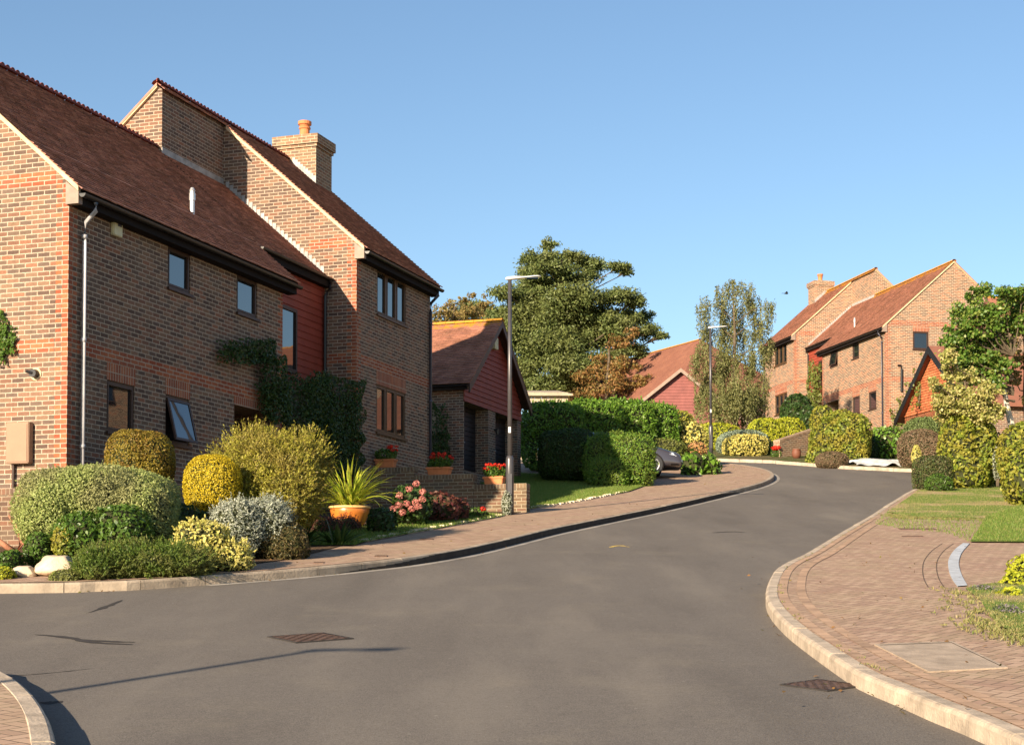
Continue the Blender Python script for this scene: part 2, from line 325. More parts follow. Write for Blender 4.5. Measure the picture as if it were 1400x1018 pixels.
def kerb(name, line, side, w=.13, hgt=.12, stone=.915, mat=None):
    """kerb stones along a line; the stones lie on the given side of it"""
    mb = MB(); line = resample(line, stone/5); n = len(line)
    for i0 in range(0, n-1, 5):
        seg = line[i0:i0+6]
        if len(seg) < 2: break
        prof = [(0, -.12), (0, hgt-.03), (.012, hgt-.008), (.03, hgt), (w-.006, hgt), (w, hgt-.006), (w, -.12)]
        rings = []; dz = random.uniform(-.003, .003)
        for k, p in enumerate(seg):
            a = seg[max(k-1, 0)]; b = seg[min(k+1, len(seg)-1)]; t = (b-a).normalized(); nr = Vector((-t.y, t.x))*side
            q = p+t*(.005 if k == 0 else -.005 if k == len(seg)-1 else 0)
            rings.append([(q.x+nr.x*x, q.y+nr.y*x, hg(q.y)+z+dz) for x, z in prof])
        for a, b in zip(rings, rings[1:]):
            for k in range(len(prof)-1): mb.poly([a[k], a[k+1], b[k+1], b[k]])
        mb.poly(rings[0]); mb.poly(rings[-1][::-1])
    o = mb.build(name, mat or M['kerb'], weld=True); tag(o, kind='structure'); return o
def off_line(line, d, side):
    out = []
    for i, p in enumerate(line):
        t = (line[min(i+1, len(line)-1)]-line[max(i-1, 0)]).normalized(); out.append(p+Vector((-t.y, t.x))*side*d)
    return out
# terrain sheet to the horizon
xs = [-900, -300, -120, -60, -30, -15, 0, 15, 30, 60, 120, 300, 900]; ys = [-60, -20, 0, 5, 10, 15, 20, 25, 30, 35, 40, 45, 50, 55, 60, 65, 70, 76, 85, 95, 110, 130, 160, 300, 700, 2500]
gv = [(x, y, hg(y)-.12) for y in ys for x in xs]; nx = len(xs)
gf = [(j*nx+i, j*nx+i+1, (j+1)*nx+i+1, (j+1)*nx+i) for j in range(len(ys)-1) for i in range(nx-1)]
me = bpy.data.meshes.new('ground'); me.from_pydata(gv, [], gf); me.materials.append(M['field']); o = bpy.data.objects.new('ground', me); COL.objects.link(o); tag(o, kind='structure')
tag(slab('road', [(-60, -12), (22, -12), (22, 66), (-60, 66)], 0, M['asphalt']), kind='structure')
KLp = [(0, 811), (140, 808), (192, 806), (352, 794), (434, 787), (500, 780), (560, 773), (636, 760), (700, 745), (760, 730), (830, 715), (892, 702), (958, 687), (1010, 674), (1042, 665), (1058, 656.5), (1055, 649), (1038, 643.5), (1010, 639), (975, 637)]
KL = [Vector((-60, 15.5)), Vector((-25, 17.6)), Vector((-12, 18.5))]+[G(*p).to_2d() for p in KLp]; KLs = smooth_line(KL)
KL_end = KLs[-1]
poly = off_line(KLs, .125, 1)
L_poly = poly+[Vector((2, KL_end.y+.3)), Vector((-60, 61))]
tag(slab('pavement', L_poly, .118, M['paving']), kind='structure'); kerb('kerb', KLs, 1, mat=M['kerbL'])
KRp = [(1600, 1140), (1440, 1062), (1327, 1008), (1276, 987), (1228, 965.5), (1180, 945), (1157, 931.4), (1100, 890), (1071, 865.7), (1051.4, 841.4), (1047, 820), (1057, 794), (1074, 780), (1100, 767), (1138, 743), (1159, 730), (1192, 710), (1215, 694.5), (1250, 674)]
KR = [G(*p).to_2d() for p in KRp]+[Vector((12.6, 47.3)), Vector((15, 49.2)), Vector((20, 50.6)), Vector((30, 51))]; KRs = smooth_line(KR)
polyR = off_line(KRs, .125, -1)
tag(slab('pavement', polyR+[Vector((60, 51)), Vector((60, KR[0].y)), ], .118, M['paving']), kind='structure'); kerb('kerb', KRs, -1)
KFp = [(1040, 632.5), (1064, 634), (1105, 637), (1150, 640.6), (1200, 643), (1249, 645)]
KF = [Vector((-4, 63.)), Vector((5, 62.6))]+[G(*p).to_2d() for p in KFp]+[Vector((18, 55)), Vector((30, 55.5)), Vector((60, 56))]; KFs = smooth_line(KF)
polyF = off_line(KFs, .125, 1)
tag(slab('garden_soil', polyF+[Vector((60, 150)), Vector((-60, 150)), Vector((-60, 63))], .118, M['field'], step=2), kind='structure'); kerb('kerb', KFs, 1)
# foreground corner of the left pavement
KC = [Vector((-9, 13.2)), Vector((-6, 12.9))]+[G(*p).to_2d() for p in ((-40, 925), (0, 938), (30, 957), (55, 985), (72, 1022), (80, 1080), (70, 1180))]; KCs = smooth_line(KC)
pc = off_line(KCs, .125, -1)
tag(slab('pavement', pc+[Vector((-9, KC[-1].y))], .118, M['paving']), kind='structure'); kerb('kerb', KCs, -1)
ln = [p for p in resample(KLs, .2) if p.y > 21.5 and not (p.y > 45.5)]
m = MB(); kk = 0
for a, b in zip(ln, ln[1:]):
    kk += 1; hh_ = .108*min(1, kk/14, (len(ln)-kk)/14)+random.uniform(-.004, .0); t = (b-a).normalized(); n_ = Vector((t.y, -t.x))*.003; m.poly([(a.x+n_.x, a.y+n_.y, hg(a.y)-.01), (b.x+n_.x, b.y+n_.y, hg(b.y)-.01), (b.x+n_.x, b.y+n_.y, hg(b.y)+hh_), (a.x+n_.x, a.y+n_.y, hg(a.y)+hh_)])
tag(m.build('kerb_face_shade', M['kerb_shade'], weld=True), kind='structure')  # dark strip: the shade on the kerb face, painted as colour
ln = [p for p in resample(KLs, .3) if p.y > 20]; o1_, o2_ = off_line(ln, .01, -1), off_line(ln, .17, -1); m = MB()
for i in range(len(ln)-1): m.poly([(p.x, p.y, hg(p.y)+.004) for p in (o1_[i], o1_[i+1], o2_[i+1], o2_[i])])
tag(m.build('gutter_channel', M['channel'], weld=True), kind='structure')
# inner edging courses along the right kerb
for dd in (.14, .34):
    ln = off_line(KRs, dd, -1); mb = MB(); ln = resample(ln, .21)
    for i in range(len(ln)-1):
        a, b = ln[i], ln[i+1]
        if a.y > 33: break
        t = (b-a).normalized(); nr = Vector((t.y, -t.x)); a2 = a+t*.008
        z = lambda p: hg(p.y)+.1225
        mb.poly([(a2.x, a2.y, z(a2)), (b.x, b.y, z(b)), (b.x+nr.x*.095, b.y+nr.y*.095, z(b)), (a2.x+nr.x*.095, a2.y+nr.y*.095, z(a2))])
    tag(mb.build('paving_edge_course', M['edgebrick'] if 'edgebrick' in M else plain('edging_block', (.40, .26, .17), .9, var=.3, scale=3), weld=False), kind='structure')
# soil, lawns
def pix(lst, off=.12): return [G(u, v, off).to_2d() for u, v in lst]
bedp = [Vector((-60, 17.5)), Vector((-25, 18.3)), Vector((-12, 19.0))]+pix([(-20, 789), (60, 787), (140, 785), (230, 781), (330, 773), (400, 764), (470, 745), (500, 739.5), (586, 723.5), (690, 704), (704, 698)])+[LW(1, 3.5, 11.8, 0).to_2d(), LW(1, 0, 11.8, 0).to_2d(), LW(1, 0, 24, 0).to_2d(), Vector((-60, 45))]
tag(slab('planting_bed', bedp, .13, M['soil']), kind='structure')
l1 = pix([(486, 744), (500, 739.5), (586, 723.5), (690, 704), (650, 700.5), (560, 712), (490, 719), (425, 728), (400, 745)], .14); tag(slab('lawn_strip', l1, .142, M['lawn']), kind='structure')
l2 = pix([(712, 697.5), (735, 693), (859, 671.5), (880, 664), (860, 655), (800, 651), (700, 646), (600, 642)], .14)
tag(slab('lawn', l2+[LW(1, .2, 20, 0).to_2d(), LW(1, .2, 11.9, 0).to_2d(), LW(1, 3.4, 11.9, 0).to_2d()], .146, M['lawn']), kind='structure')
l3 = pix([(1255, 671), (1228, 690), (1214, 700), (1236, 706.5), (1345, 709.5), (1338, 724), (1326, 741.5), (1400, 742), (1750, 744), (1650, 662), (1380, 656), (1300, 662)])
tag(slab('lawn', l3, .142, M['drylawn']), kind='structure')
l5 = pix([(1400, 690), (1348, 707), (1338, 724), (1327, 740.5), (1400, 741.5), (1745, 743), (1690, 690)]); tag(slab('lawn', l5, .148, M['lawn']), kind='structure')
l4 = pix([(1320, 806), (1345, 800), (1380, 797), (1440, 790), (1700, 790), (1700, 900), (1450, 884), (1395, 870), (1368, 858), (1352, 842), (1340, 822)])
tag(slab('lawn', l4, .142, M['drylawn']), kind='structure')
# ------------------------------------------------------------------ houses
def wall_grid(mb, T, a0, a1, b0, b1, holes, mi=0, depth=.09):
    """rectangular wall in plane T(a,b,c) with rectangular holes and reveals"""
    A = sorted({a0, a1, *[min(max(q, a0), a1) for h in holes for q in h[:2]]}); B = sorted({b0, b1, *[min(max(q, b0), b1) for h in holes for q in h[2:4]]})
    for i in range(len(A)-1):
        for j in range(len(B)-1):
            ca, cb = (A[i]+A[i+1])/2, (B[j]+B[j+1])/2
            if any(h[0] < ca < h[1] and h[2] < cb < h[3] for h in holes): continue
            q = [(A[i], B[j]), (A[i+1], B[j]), (A[i+1], B[j+1]), (A[i], B[j+1])]
            mb.poly([T(x, y, 0) for x, y in q], mi, q)
    for h in holes:
        x0, x1, y0, y1 = h[:4]; d = h[4] if len(h) > 4 else depth
        for q in ([(x0, y0), (x1, y0)], [(x1, y0), (x1, y1)], [(x1, y1), (x0, y1)], [(x0, y1), (x0, y0)]):
            (xa, ya), (xb, yb) = q
            mb.poly([T(xa, ya, 0), T(xb, yb, 0), T(xb, yb, -d), T(xa, ya, -d)], mi)
def quoin(mb, T, a, sgn, b0, b1, mi=1, holes=()):
    b = math.ceil(b0/.075)*.075
    while b < b1-.07:
        w = .225 if int(round(b/.075)) % 2 else .1125
        q = [(a, b+.005), (a+sgn*w, b+.005), (a+sgn*w, b+.070), (a, b+.070)]
        mb.poly([T(x, y, .003) for x, y in q], mi, [(x, y) for x, y in q]); b += .075
def strip(mb, T, a0, a1, b0, b1, mi=1, c=.0025):
    q = [(a0, b0), (a1, b0), (a1, b1), (a0, b1)]; mb.poly([T(x, y, c) for x, y in q], mi, q)
def window(T, a0, a1, b0, b1, n, parent, mx, fm, sill=True, open_=0., curtain=False):
    f = .055; mb = MB(mx)
    def bx(x0, x1, y0, y1, c0, c1, k=mb):
        q = [T(x0, y0, c0), T(x1, y0, c0), T(x1, y0, c1), T(x0, y0, c1), T(x0, y1, c0), T(x1, y1, c0), T(x1, y1, c1), T(x0, y1, c1)]; k.hexa(q)
    c0, c1 = -.085, -.02
    bx(a0, a1, b0, b0+f, c0, c1); bx(a0, a1, b1-f, b1, c0, c1); bx(a0, a0+f, b0+f, b1-f, c0, c1); bx(a1-f, a1, b0+f, b1-f, c0, c1)
    for i in range(1, n):
        x = a0+(a1-a0)*i/n; bx(x-f*.55, x+f*.55, b0+f, b1-f, c0, c1)
    w = mb.build('window', fm, parent)
    back = MB(mx); q = [(a0, b0), (a1, b0), (a1, b1), (a0, b1)]; back.poly([T(x, y, -.088) for x, y in q]); back.build('dark_backing', M['dark'], w)  # near-black sheet standing in for the unlit room behind the glass
    for i in range(n):
        x0 = a0+(a1-a0)*i/n+f; x1 = a0+(a1-a0)*(i+1)/n-f
        if open_:
            sm = MB(mx); H = b1-f-.005; L = H-(b0+f)+.03
            def TT(x, y, c): t = (H-y); return T(x, H-t*math.cos(open_)+c*math.sin(open_)*-0, .0+t*math.sin(open_)+c)
            def bo(x0_, x1_, y0_, y1_):
                q = [TT(x0_, y0_, -.02), TT(x1_, y0_, -.02), TT(x1_, y0_, .02), TT(x0_, y0_, .02), TT(x0_, y1_, -.02), TT(x1_, y1_, -.02), TT(x1_, y1_, .02), TT(x0_, y1_, .02)]; sm.hexa(q)
            g = .045; xa, xb = x0-.02, x1+.02
            bo(xa, xb, H-g, H); bo(xa, xb, H-L, H-L+g); bo(xa, xa+g, H-L+g, H-g); bo(xb-g, xb, H-L+g, H-g)
            sash = sm.build('sash', fm, w); p = MB(mx); q = [(xa+g, H-L+g), (xb-g, H-L+g), (xb-g, H-g), (xa+g, H-g)]
            p.poly([TT(x, y, .008) for x, y in q]); p.build('pane', M['glass'], w)
        else:
            p = MB(mx); q = [(x0, b0+f), (x1, b0+f), (x1, b1-f), (x0, b1-f)]; p.poly([T(x, y, -.05) for x, y in q]); p.build('pane', M['glass'], w)
            r = MB(mx); g = .02
            for (xa, xb, ya, yb) in ((x0-.012, x1+.012, b0+f-.012, b0+f+g), (x0-.012, x1+.012, b1-f-g, b1-f+.012), (x0-.012, x0+g, b0+f+g, b1-f-g), (x1-g, x1+.012, b0+f+g, b1-f-g)): bx(xa, xb, ya, yb, -.06, -.012, r)
            r.build('sash', fm, w)
    if sill:
        s_ = MB(mx); bx(a0-.03, a1+.03, b0-.05, b0-.003, -.08, .05, s_); s_.build('sill', fm, w)
    return w
def tiles(mb, xe, he, xr, hr, s0, s1, mi=0, mi_top=None, ntop=3, g=.10, w=.165, ends=True):
    """individual plain tiles from eave (xe,he) up to ridge (xr,hr), along s"""
    L = math.hypot(xr-xe, hr-he); nx_, nz = (xr-xe)/L, (hr-he)/L; n = int(round(L/g)); g = L/n
    px_, pz = -nz, nx_
    if pz < 0: px_, pz = -px_, -pz
    for i in range(n):
        m_ = mi_top if (mi_top is not None and i >= n-ntop-random.random()*2) else mi
        st = s0-(w/2 if i % 2 else 0)
        while st < s1-.01:
            a, b = max(st, s0), min(st+w, s1); st += w
            if b-a < .02: continue
            j = random.uniform(-.002, .003); lo = .028+j+random.uniform(0, .003); up = .003+j; a += .002; b -= .002
            t0, t1 = i*g-random.uniform(0, .004), (i+1)*g+.006
            if i == 0: t0 -= .02
            X = lambda t, o: (xe+nx_*t+px_*o, he+nz*t+pz*o)
            (x0, z0), (x1, z1), (x2, z2) = X(t0, lo), X(t1, up+.002), X(t0, lo-.024)
            mb.poly([(x0, a, z0), (x0, b, z0), (x1, b, z1), (x1, a, z1)], m_)
            mb.poly([(x2, a, z2), (x2, b, z2), (x0, b, z0), (x0, a, z0)], m_)
            if ends and (a-s0 < .01 or s1-b < .01):
                e = a if a-s0 < .01 else b; mb.poly([(x2, e, z2), (x0, e, z0), (x1, e, z1)], m_)
def underlay(mb, xe, he, xr, hr, s0, s1, th=.05, mi=0):
    q = [(xe, s0, he-th), (xr, s0, hr-th), (xr, s1, hr-th), (xe, s1, he-th), (xe, s0, he-.004), (xr, s0, hr-.004), (xr, s1, hr-.004), (xe, s1, he-.004)]; mb.hexa(q, mi)
def ridge(mb, x, h, s0, s1, crest=True, mi=0):
    s = s0
    while s < s1-.05:
        e = min(s+.30, s1); rr = .105+random.uniform(-.003, .003); n = 7; prev = None
        for k in range(n+1):
            a = math.pi*(.06+.88*k/n); p = (x+math.cos(a)*rr*1.1, h-.065+math.sin(a)*rr)
            if prev: mb.poly([(prev[0], s+.004, prev[1]), (p[0], s+.004, p[1]), (p[0], e-.004, p[1]), (prev[0], e-.004, prev[1])], mi)
            prev = p
        if crest:
            for c in (s+.075, s+.225):
                if c > s1-.05: continue
                pts = [(.062*math.cos(math.pi*t/8-.3*(0)), .03+.062*math.sin(math.pi*t/8)) for t in range(9)]
                top = [(x-.012, c+q[0], h+q[1]) for q in pts]; bot = [(x+.012, c+q[0], h+q[1]) for q in pts]
                base = [(c+.062, h+.0), (c-.062, h+.0)]
                f1 = top+[(x-.012, base[1][0], base[1][1]), (x-.012, base[0][0], base[0][1])]; f2 = bot+[(x+.012, base[1][0], base[1][1]), (x+.012, base[0][0], base[0][1])]
                mb.poly(f1, mi); mb.poly(f2[::-1], mi)
                for a_, b_, c_, d_ in zip(f1, f1[1:], f2[1:], f2): mb.poly([a_, b_, c_, d_], mi)
        s = e
def slope_bar(mb, x0, h0, x1, h1, y0, y1, up, dn, mi=0):
    q = [(x0, y0, h0-dn), (x1, y0, h1-dn), (x1, y1, h1-dn), (x0, y1, h0-dn), (x0, y0, h0+up), (x1, y0, h1+up), (x1, y1, h1+up), (x0, y1, h0+up)]; mb.hexa(q, mi)
def gutter(mb, x, h, s0, s1, r=.058):
    n = 8; prev = None
    for k in range(n+1):
        a = math.pi+math.pi*k/n; p = (x+math.cos(a)*r, h+math.sin(a)*r)
        if prev:
            mb.poly([(prev[0], s0, prev[1]), (p[0], s0, p[1]), (p[0], s1, p[1]), (prev[0], s1, prev[1])])
            mb.poly([(prev[0]*1, s0, prev[1]+.0), (p[0], s0, p[1]), (x, s0, h)]); mb.poly([(prev[0], s1, prev[1]), (p[0], s1, p[1]), (x, s1, h)])
        prev = p
    mb.poly([(x-r, s0, h), (x+r, s0, h), (x+r, s1, h), (x-r, s1, h)])
K1 = .877
def eh(x): return 2.43+K1*(.25-abs(x)*0-x if True else 0)
def brick_house(label, loc, yaw, mx, tl, lichen, fronts):
    """split-level brick house; local frame: x = distance out from the side wall, y = along it, z above the lower red band"""
    t = thing('brick_house', label, 'house', loc, -yaw)
    TS = lambda x0: (lambda a, b, c: (x0+c, a, b))       # side wall plane x=x0, outward +x
    TG = lambda y0: (lambda a, b, c: (a, y0-c, b))       # gable plane y=y0, outward -y
    xr, hr, xw = -3.45, 5.68, -6.9                       # ridge of the lower block
    r1 = lambda x: hr-(hr-2.43)/(.25-xr)*abs(x-xr)
    h2r, h2e = 7.02, 3.84; r2 = lambda x: h2r-(h2r-h2e)/(.25+3.38)*abs(x+3.38)
    S1, S2, SE, ST = 7.3, 10.84, 15.2, 8.2
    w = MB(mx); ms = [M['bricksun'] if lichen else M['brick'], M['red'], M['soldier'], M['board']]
    wins = [(2.95, 3.72, 1.5, 2.22), (5.41, 6.24, 1.5, 2.22), (1.10, 1.93, -1.19, -.36), (2.91, 3.72, -1.19, -.36)]
    porch = (5.35, 6.9, -2.3, -.24, .9)
    wall_grid(w, TS(0), 0, S1, -3.3, 2.37, wins+[porch])
    quoin(w, TS(0), 0, 1, -2.2, 2.3); quoin(w, TS(0), S1, -1, -2.2, 2.3); strip(w, TS(0), .25, S1-.25, -.075, .15)
    for q in (wins[2], wins[3], porch): strip(w, TS(0), q[0]-.01, q[1]+.01, q[3], -.079 if q[3] < -.3 else -.079, 2, .004)
    # gable wall
    gw = fronts.get('gable_win'); holes = [gw] if gw else []
    wall_grid(w, TG(0), xw, 0, -3.3, 2.37, holes)
    tri = [(xw, 2.37), (0, 2.37), (0, r1(0)-.05), (xr, hr-.05), (xw, r1(xw)-.05)]; w.poly([TG(0)(a, b, 0) for a, b in tri], 0, tri)
    strip(w, TG(0), xw, -.25, -.075, .15); strip(w, TG(0), xw+.1, .0-.25, 2.55-.0, 2.775); strip(w, TG(0), -.25, -.12, 2.55, 2.625)
    quoin(w, TG(0), 0, -1, -2.2, 2.6)
    if gw: strip(w, TG(0), gw[0]-.01, gw[1]+.01, gw[3], 2.546, 2, .004)
    # return, hidden sides
    w.poly([(0, S1, -3.3), (-.8, S1, -3.3), (-.8, S1, 3.0), (0, S1, 2.35)]); w.poly([(xw, 0, -3.3), (xw, ST, -3.3), (xw, ST, 2.4), (xw, 0, 2.4)])
    q = [(S1, -3.3), (S2, -3.3), (S2, .55), (S1, .55)]; w.poly([(-.8, a, b) for a, b in q], 0, q)
    # upper block: side wall, gable wall, tower, back
    w2 = [(11.95, 13.68, 2.62, 3.66), (11.93, 13.65, -.04, 1.03)]
    wall_grid(w, TS(0), S2, SE, -3.0, 3.76, w2)
    quoin(w, TS(0), S2, 1, -2.4, 3.7); strip(w, TS(0), S2+.25, SE, 1.35, 1.575)
    strip(w, TS(0), 11.94, 13.66, 1.03, 1.346, 2, .004)
    p2 = [(0, -3), (-3.29, -3), (-3.29, 5.8), (-3.29, r2(-3.29)-.05), (0, r2(0)-.05)]; w.poly([(a, S2, b) for a, b in p2], 0, p2)
    quoin(w, TG(S2), 0, -1, -2.4, 3.95)
    strip(w, TG(S2), -1.15, -.25, 3.9, 4.125); strip(w, TG(S2), -.25, -.1, 3.9, 3.975); strip(w, TG(S2), -.8, -.25, 1.35, 1.575)
    q = [(ST, 3.), (S2, 3.), (S2, r2(-3.29)-.05), (ST, r2(-3.29)-.05)]; w.poly([(-3.29, a, b) for a, b in q], 0, q)
    q = [(-3.29, 3.), (-6.9, 3.), (-6.9, r2(-6.9)-.05), (-3.38, h2r-.05), (-3.29, r2(-3.29)-.05)]; w.poly([(a, ST, b) for a, b in q], 0, q)
    q = [(0, -3), (-6.9, -3), (-6.9, r2(-6.9)-.05), (-3.38, h2r-.05), (0, r2(0)-.05)]; w.poly([(a, SE, b) for a, b in q], 0, q)
    w.poly([(-6.9, ST, -3), (-6.9, SE, -3), (-6.9, SE, 3.7), (-6.9, ST, 3.7)])
    w.build('wall', ms, t, recalc=True)
    # porch
    p = MB(mx); p.box(-.92, -.9, porch[0]-.3, porch[1]+.1, -2.3, -.2); p.build('porch', M['dark'], t)
    d = MB(mx); d.box(-.9, -.86, 5.6, 6.4, -2.3, -.35); dd = d.build('door', M['door'], t); h = MB(mx); h.tube([(-.86, 5.7, -1.3), (-.80, 5.7, -1.3), (-.80, 5.78, -1.3)], .01); h.build('handle', M['metal'], dd)
    # weatherboards of the recess
    wb = MB(mx); b = .55
    while b < 2.95:
        wb.hexa([(-.8, S1, b), (-.758, S1, b), (-.758, S2, b), (-.8, S2, b), (-.8, S1, b+.15), (-.778, S1, b+.15), (-.778, S2, b+.15), (-.8, S2, b+.15)]); b += .15
    wb.build('weatherboard', M['board'], t)
    window(TS(-.67), 8.45, 9.36, .92, 2.28, 1, t, mx, M['frame'], sill=False)
    # windows
    for i, q in enumerate(wins): window(TS(0), *q[:4], 1, t, mx, M['frame'], open_=fronts['open'].get(i, 0))
    for q in w2: window(TS(0), *q[:4], 3, t, mx, M['frame_gold'])
    if gw: window(TG(0), *gw, 1, t, mx, M['frame'])
    # roofs
    tm, tt = (M['tileL'], M['tileO']) if lichen else (M['tile'], M['tile'])
    rf = MB(mx); mt = 1 if lichen else None; E = S1+.25
    rx = -.70; rh = r1(rx)
    tiles(rf, .25, 2.43, rx, rh, -.07, E, 0); tiles(rf, rx, rh, xr, hr, -.07, ST, 0, mt, ends=False); tiles(rf, rx, rh, -3.29, r1(-3.29), ST, S2, 0, ends=False)
    tiles(rf, .25, h2e, -3.38, h2r, S2-.07, SE+.12, 0, mt); tiles(rf, -3.22, r2(-3.22), -3.38, h2r, ST-.07, S2-.07, 0, mt)
    underlay(rf, .22, 2.43+.026, xr, hr, -.02, E-.02, mi=2); underlay(rf, rx+.0, rh-.004, -3.3, r1(-3.3), E, S2-.002, mi=2); underlay(rf, .22, h2e+.026, -3.38, h2r, S2-.02, SE+.1, mi=2)
    for a, b, x_, h_, lo in ((-.07, ST, xr, hr, r1(-7.15)), (ST-.07, SE+.12, -3.38, h2r, r2(-7.05))):
        xl = -7.15 if x_ == xr else -7.05
        rf.hexa([(x_, a, h_-.05), (xl, a, lo-.05), (xl, b, lo-.05), (x_, b, h_-.05), (x_, a, h_+.012), (xl, a, lo+.012), (xl, b, lo+.012), (x_, b, h_+.012)], 0)
    rfo = rf.build('roof', [tm, tt, M['dark']], t, weld=False, recalc=False)
    for a in ((xr, hr+.03, -.08, ST), (-3.38, h2r+.03, ST-.09, SE+.12)):
        rd = MB(mx); ridge(rd, *a, crest=not lichen); rd.build('ridge_tiles', M['ridgeO'] if lichen else M['ridge'], rfo, weld=False)
    # verges with mortar, boxed eaves ends
    for a in ((.20, 2.43+.05, xr, hr, -.06, .002, -.004, .085), (xr, hr, -7.1, r1(-7.1), -.06, .002, -.004, .085), (.20, h2e+.05, -3.2, r2(-3.2), S2-.06, S2+.002, -.004, .085),
              (-3.38, h2r, -7.0, r2(-7.0), ST-.06, ST+.002, -.004, .085), (.22, h2e+.03, -3.38, h2r, SE, SE+.1, -.004, .06)):
        vg = MB(mx); slope_bar(vg, *a); vg.build('verge', M['verge'], rfo)
    for y, h in ((0, 2.43), (S2, h2e)):
        bx = MB(mx); bx.hexa([(-.03, y-.05, h-.22), (.2, y-.05, h-.22), (.2, y+.06, h-.22), (-.03, y+.06, h-.22), (-.03, y-.05, h+.14), (.2, y-.05, h-.04), (.2, y+.06, h-.04), (-.03, y+.06, h+.14)]); bx.build('eaves_box', M['fascia_pale'], t)
    fa = MB(mx); fa.box(.0, .2, .07, E-.03, 2.20, 2.34); fa.box(.0, .2, S2+.07, SE+.08, 3.60, 3.75); fa.box(-.8, -.62, S1+.02, S2-.02, rh-.24, rh-.09); fa.build('fascia', M['fasciad'], t)
    gu = MB(mx); gutter(gu, .262, 2.36, -.04, E+.02); gutter(gu, .262, 3.77, S2-.03, SE+.14); gutter(gu, -.58, rh-.05, S1+.2, S2-.03); gu.build('gutter', M['black'], t)
    pm = fronts['pipe']; dp = MB(mx)
    dp.tube([(.26, .34, 2.30), (.26, .34, 2.17), (.07, .34, 2.0), (.06, .34, 1.7), (.06, .34, -2.2 if mx < 0 else -2.9)], .036, 10)
    for z in (1.75, .12, -1.55): dp.tube([(.06, .34, z), (.06, .34, z+.06)], .045, 10)
    dp.build('downpipe', pm, t, smooth=True)
    dp = MB(mx); dp.tube([(.26, SE-.12, 3.72), (.26, SE-.12, 3.6), (.07, SE-.12, 3.42), (.06, SE-.12, 3.2), (.06, SE-.12, -2.4)], .036, 10)
    for z in (2.9, 1., -.8): dp.tube([(.06, SE-.12, z), (.06, SE-.12, z+.06)], .045, 10)
    dp.build('downpipe', M['pipe_dark'], t, smooth=True)
    dp = MB(mx); dp.tube([(-.58, S2-.10, rh-.1), (-.58, S2-.10, rh-.25), (-.70, S2-.10, rh-.42), (-.70, S2-.10, .4)], .036, 8); dp.build('downpipe', M['black'], t)
    # stepped lead flashing
    fl = MB(mx); x = -.78
    while x > -3.2:
        h = r1(x)+.02; fl.hexa([(x, S2-.012, h-.08), (x-.085, S2-.012, h-.01), (x-.085, S2, h-.01), (x, S2, h-.08), (x, S2-.012, h+.17), (x-.085, S2-.014, h+.17), (x-.085, S2, h+.17), (x, S2, h+.17)]); x -= .098
    q = [(ST, r1(-3.29)-.01), (S2, r1(-3.29)-.01), (S2, r1(-3.29)+.13), (ST, r1(-3.29)+.13)]
    fl.hexa([(-3.29, ST, q[0][1]), (-3.278, ST, q[0][1]), (-3.278, S2, q[0][1]), (-3.29, S2, q[0][1]), (-3.29, ST, q[2][1]), (-3.278, ST, q[2][1]), (-3.278, S2, q[2][1]), (-3.29, S2, q[2][1])])
    fl.build('flashing', M['lead'], t)
    # chimney
    c = MB(mx); X0, X1, Y0, Y1 = -3.66, -2.58, 14.15, 15.05
    ch = 7.62; c.box(X0, X1, Y0, Y1, 5.2, ch-.36); c.box(X0-.035, X1+.035, Y0-.035, Y1+.035, ch-.36, ch-.285); c.box(X0-.075, X1+.075, Y0-.075, Y1+.075, ch-.285, ch-.06)
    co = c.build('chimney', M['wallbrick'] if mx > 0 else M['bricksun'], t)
    c = MB(mx); c.hexa([(X0-.07, Y0-.07, ch-.06), (X1+.07, Y0-.07, ch-.06), (X1+.07, Y1+.07, ch-.06), (X0-.07, Y1+.07, ch-.06), (X0+.1, Y0+.1, ch), (X1-.1, Y0+.1, ch), (X1-.1, Y1-.1, ch), (X0+.1, Y1-.1, ch)]); c.build('chimney_top', M['stone'], co)
    c = MB(mx); c.lathe((-3.08, 14.55, ch-.02), [(.001, 0), (.125, 0), (.12, .22), (.145, .24), (.145, .27), (.12, .29), (.135, .33), (.165, .34), (.165, .42), (.13, .42), (.12, .3), (.001, .3)], 16); c.build('chimney_pot', M['terracotta'], co, smooth=False)
    c = MB(mx)
    for i in range(9):
        x = X0+.45+i*.07; h = r2(x)
        if x > X1: break
        c.box(x, x+.075, Y0-.012, Y0, h-.12, h+.16)
    c.build('flashing', M['lead'], co)
    fx = -.1; fs = 4.9; fh = r1(-.8)
    c = MB(mx); c.lathe((-.8, 5.15, r1(-.8)-.05), [(.001, 0), (.045, 0), (.045, .28), (.058, .29), (.058, .42), (.048, .43), (.048, .46), (.056, .47), (.03, .53), (.001, .53)], 12); c.build('flue', M['metal'], rfo)
    return t
H1 = brick_house('large brown brick house on the left with a dark tiled roof and stout chimney', FR[1][0], FR[1][1], 1, None, False, {'open': {3: R_(14)}, 'pipe': M['pipe_grey']})
H3 = brick_house('sunlit brick house at the far right end of the road with an orange ridge', FR[3][0], FR[3][1], -1, None, True, {'open': {1: R_(10)}, 'pipe': M['pipe_dark'], 'gable_win': (-2.14, -1.34, 1.45, 2.29)})
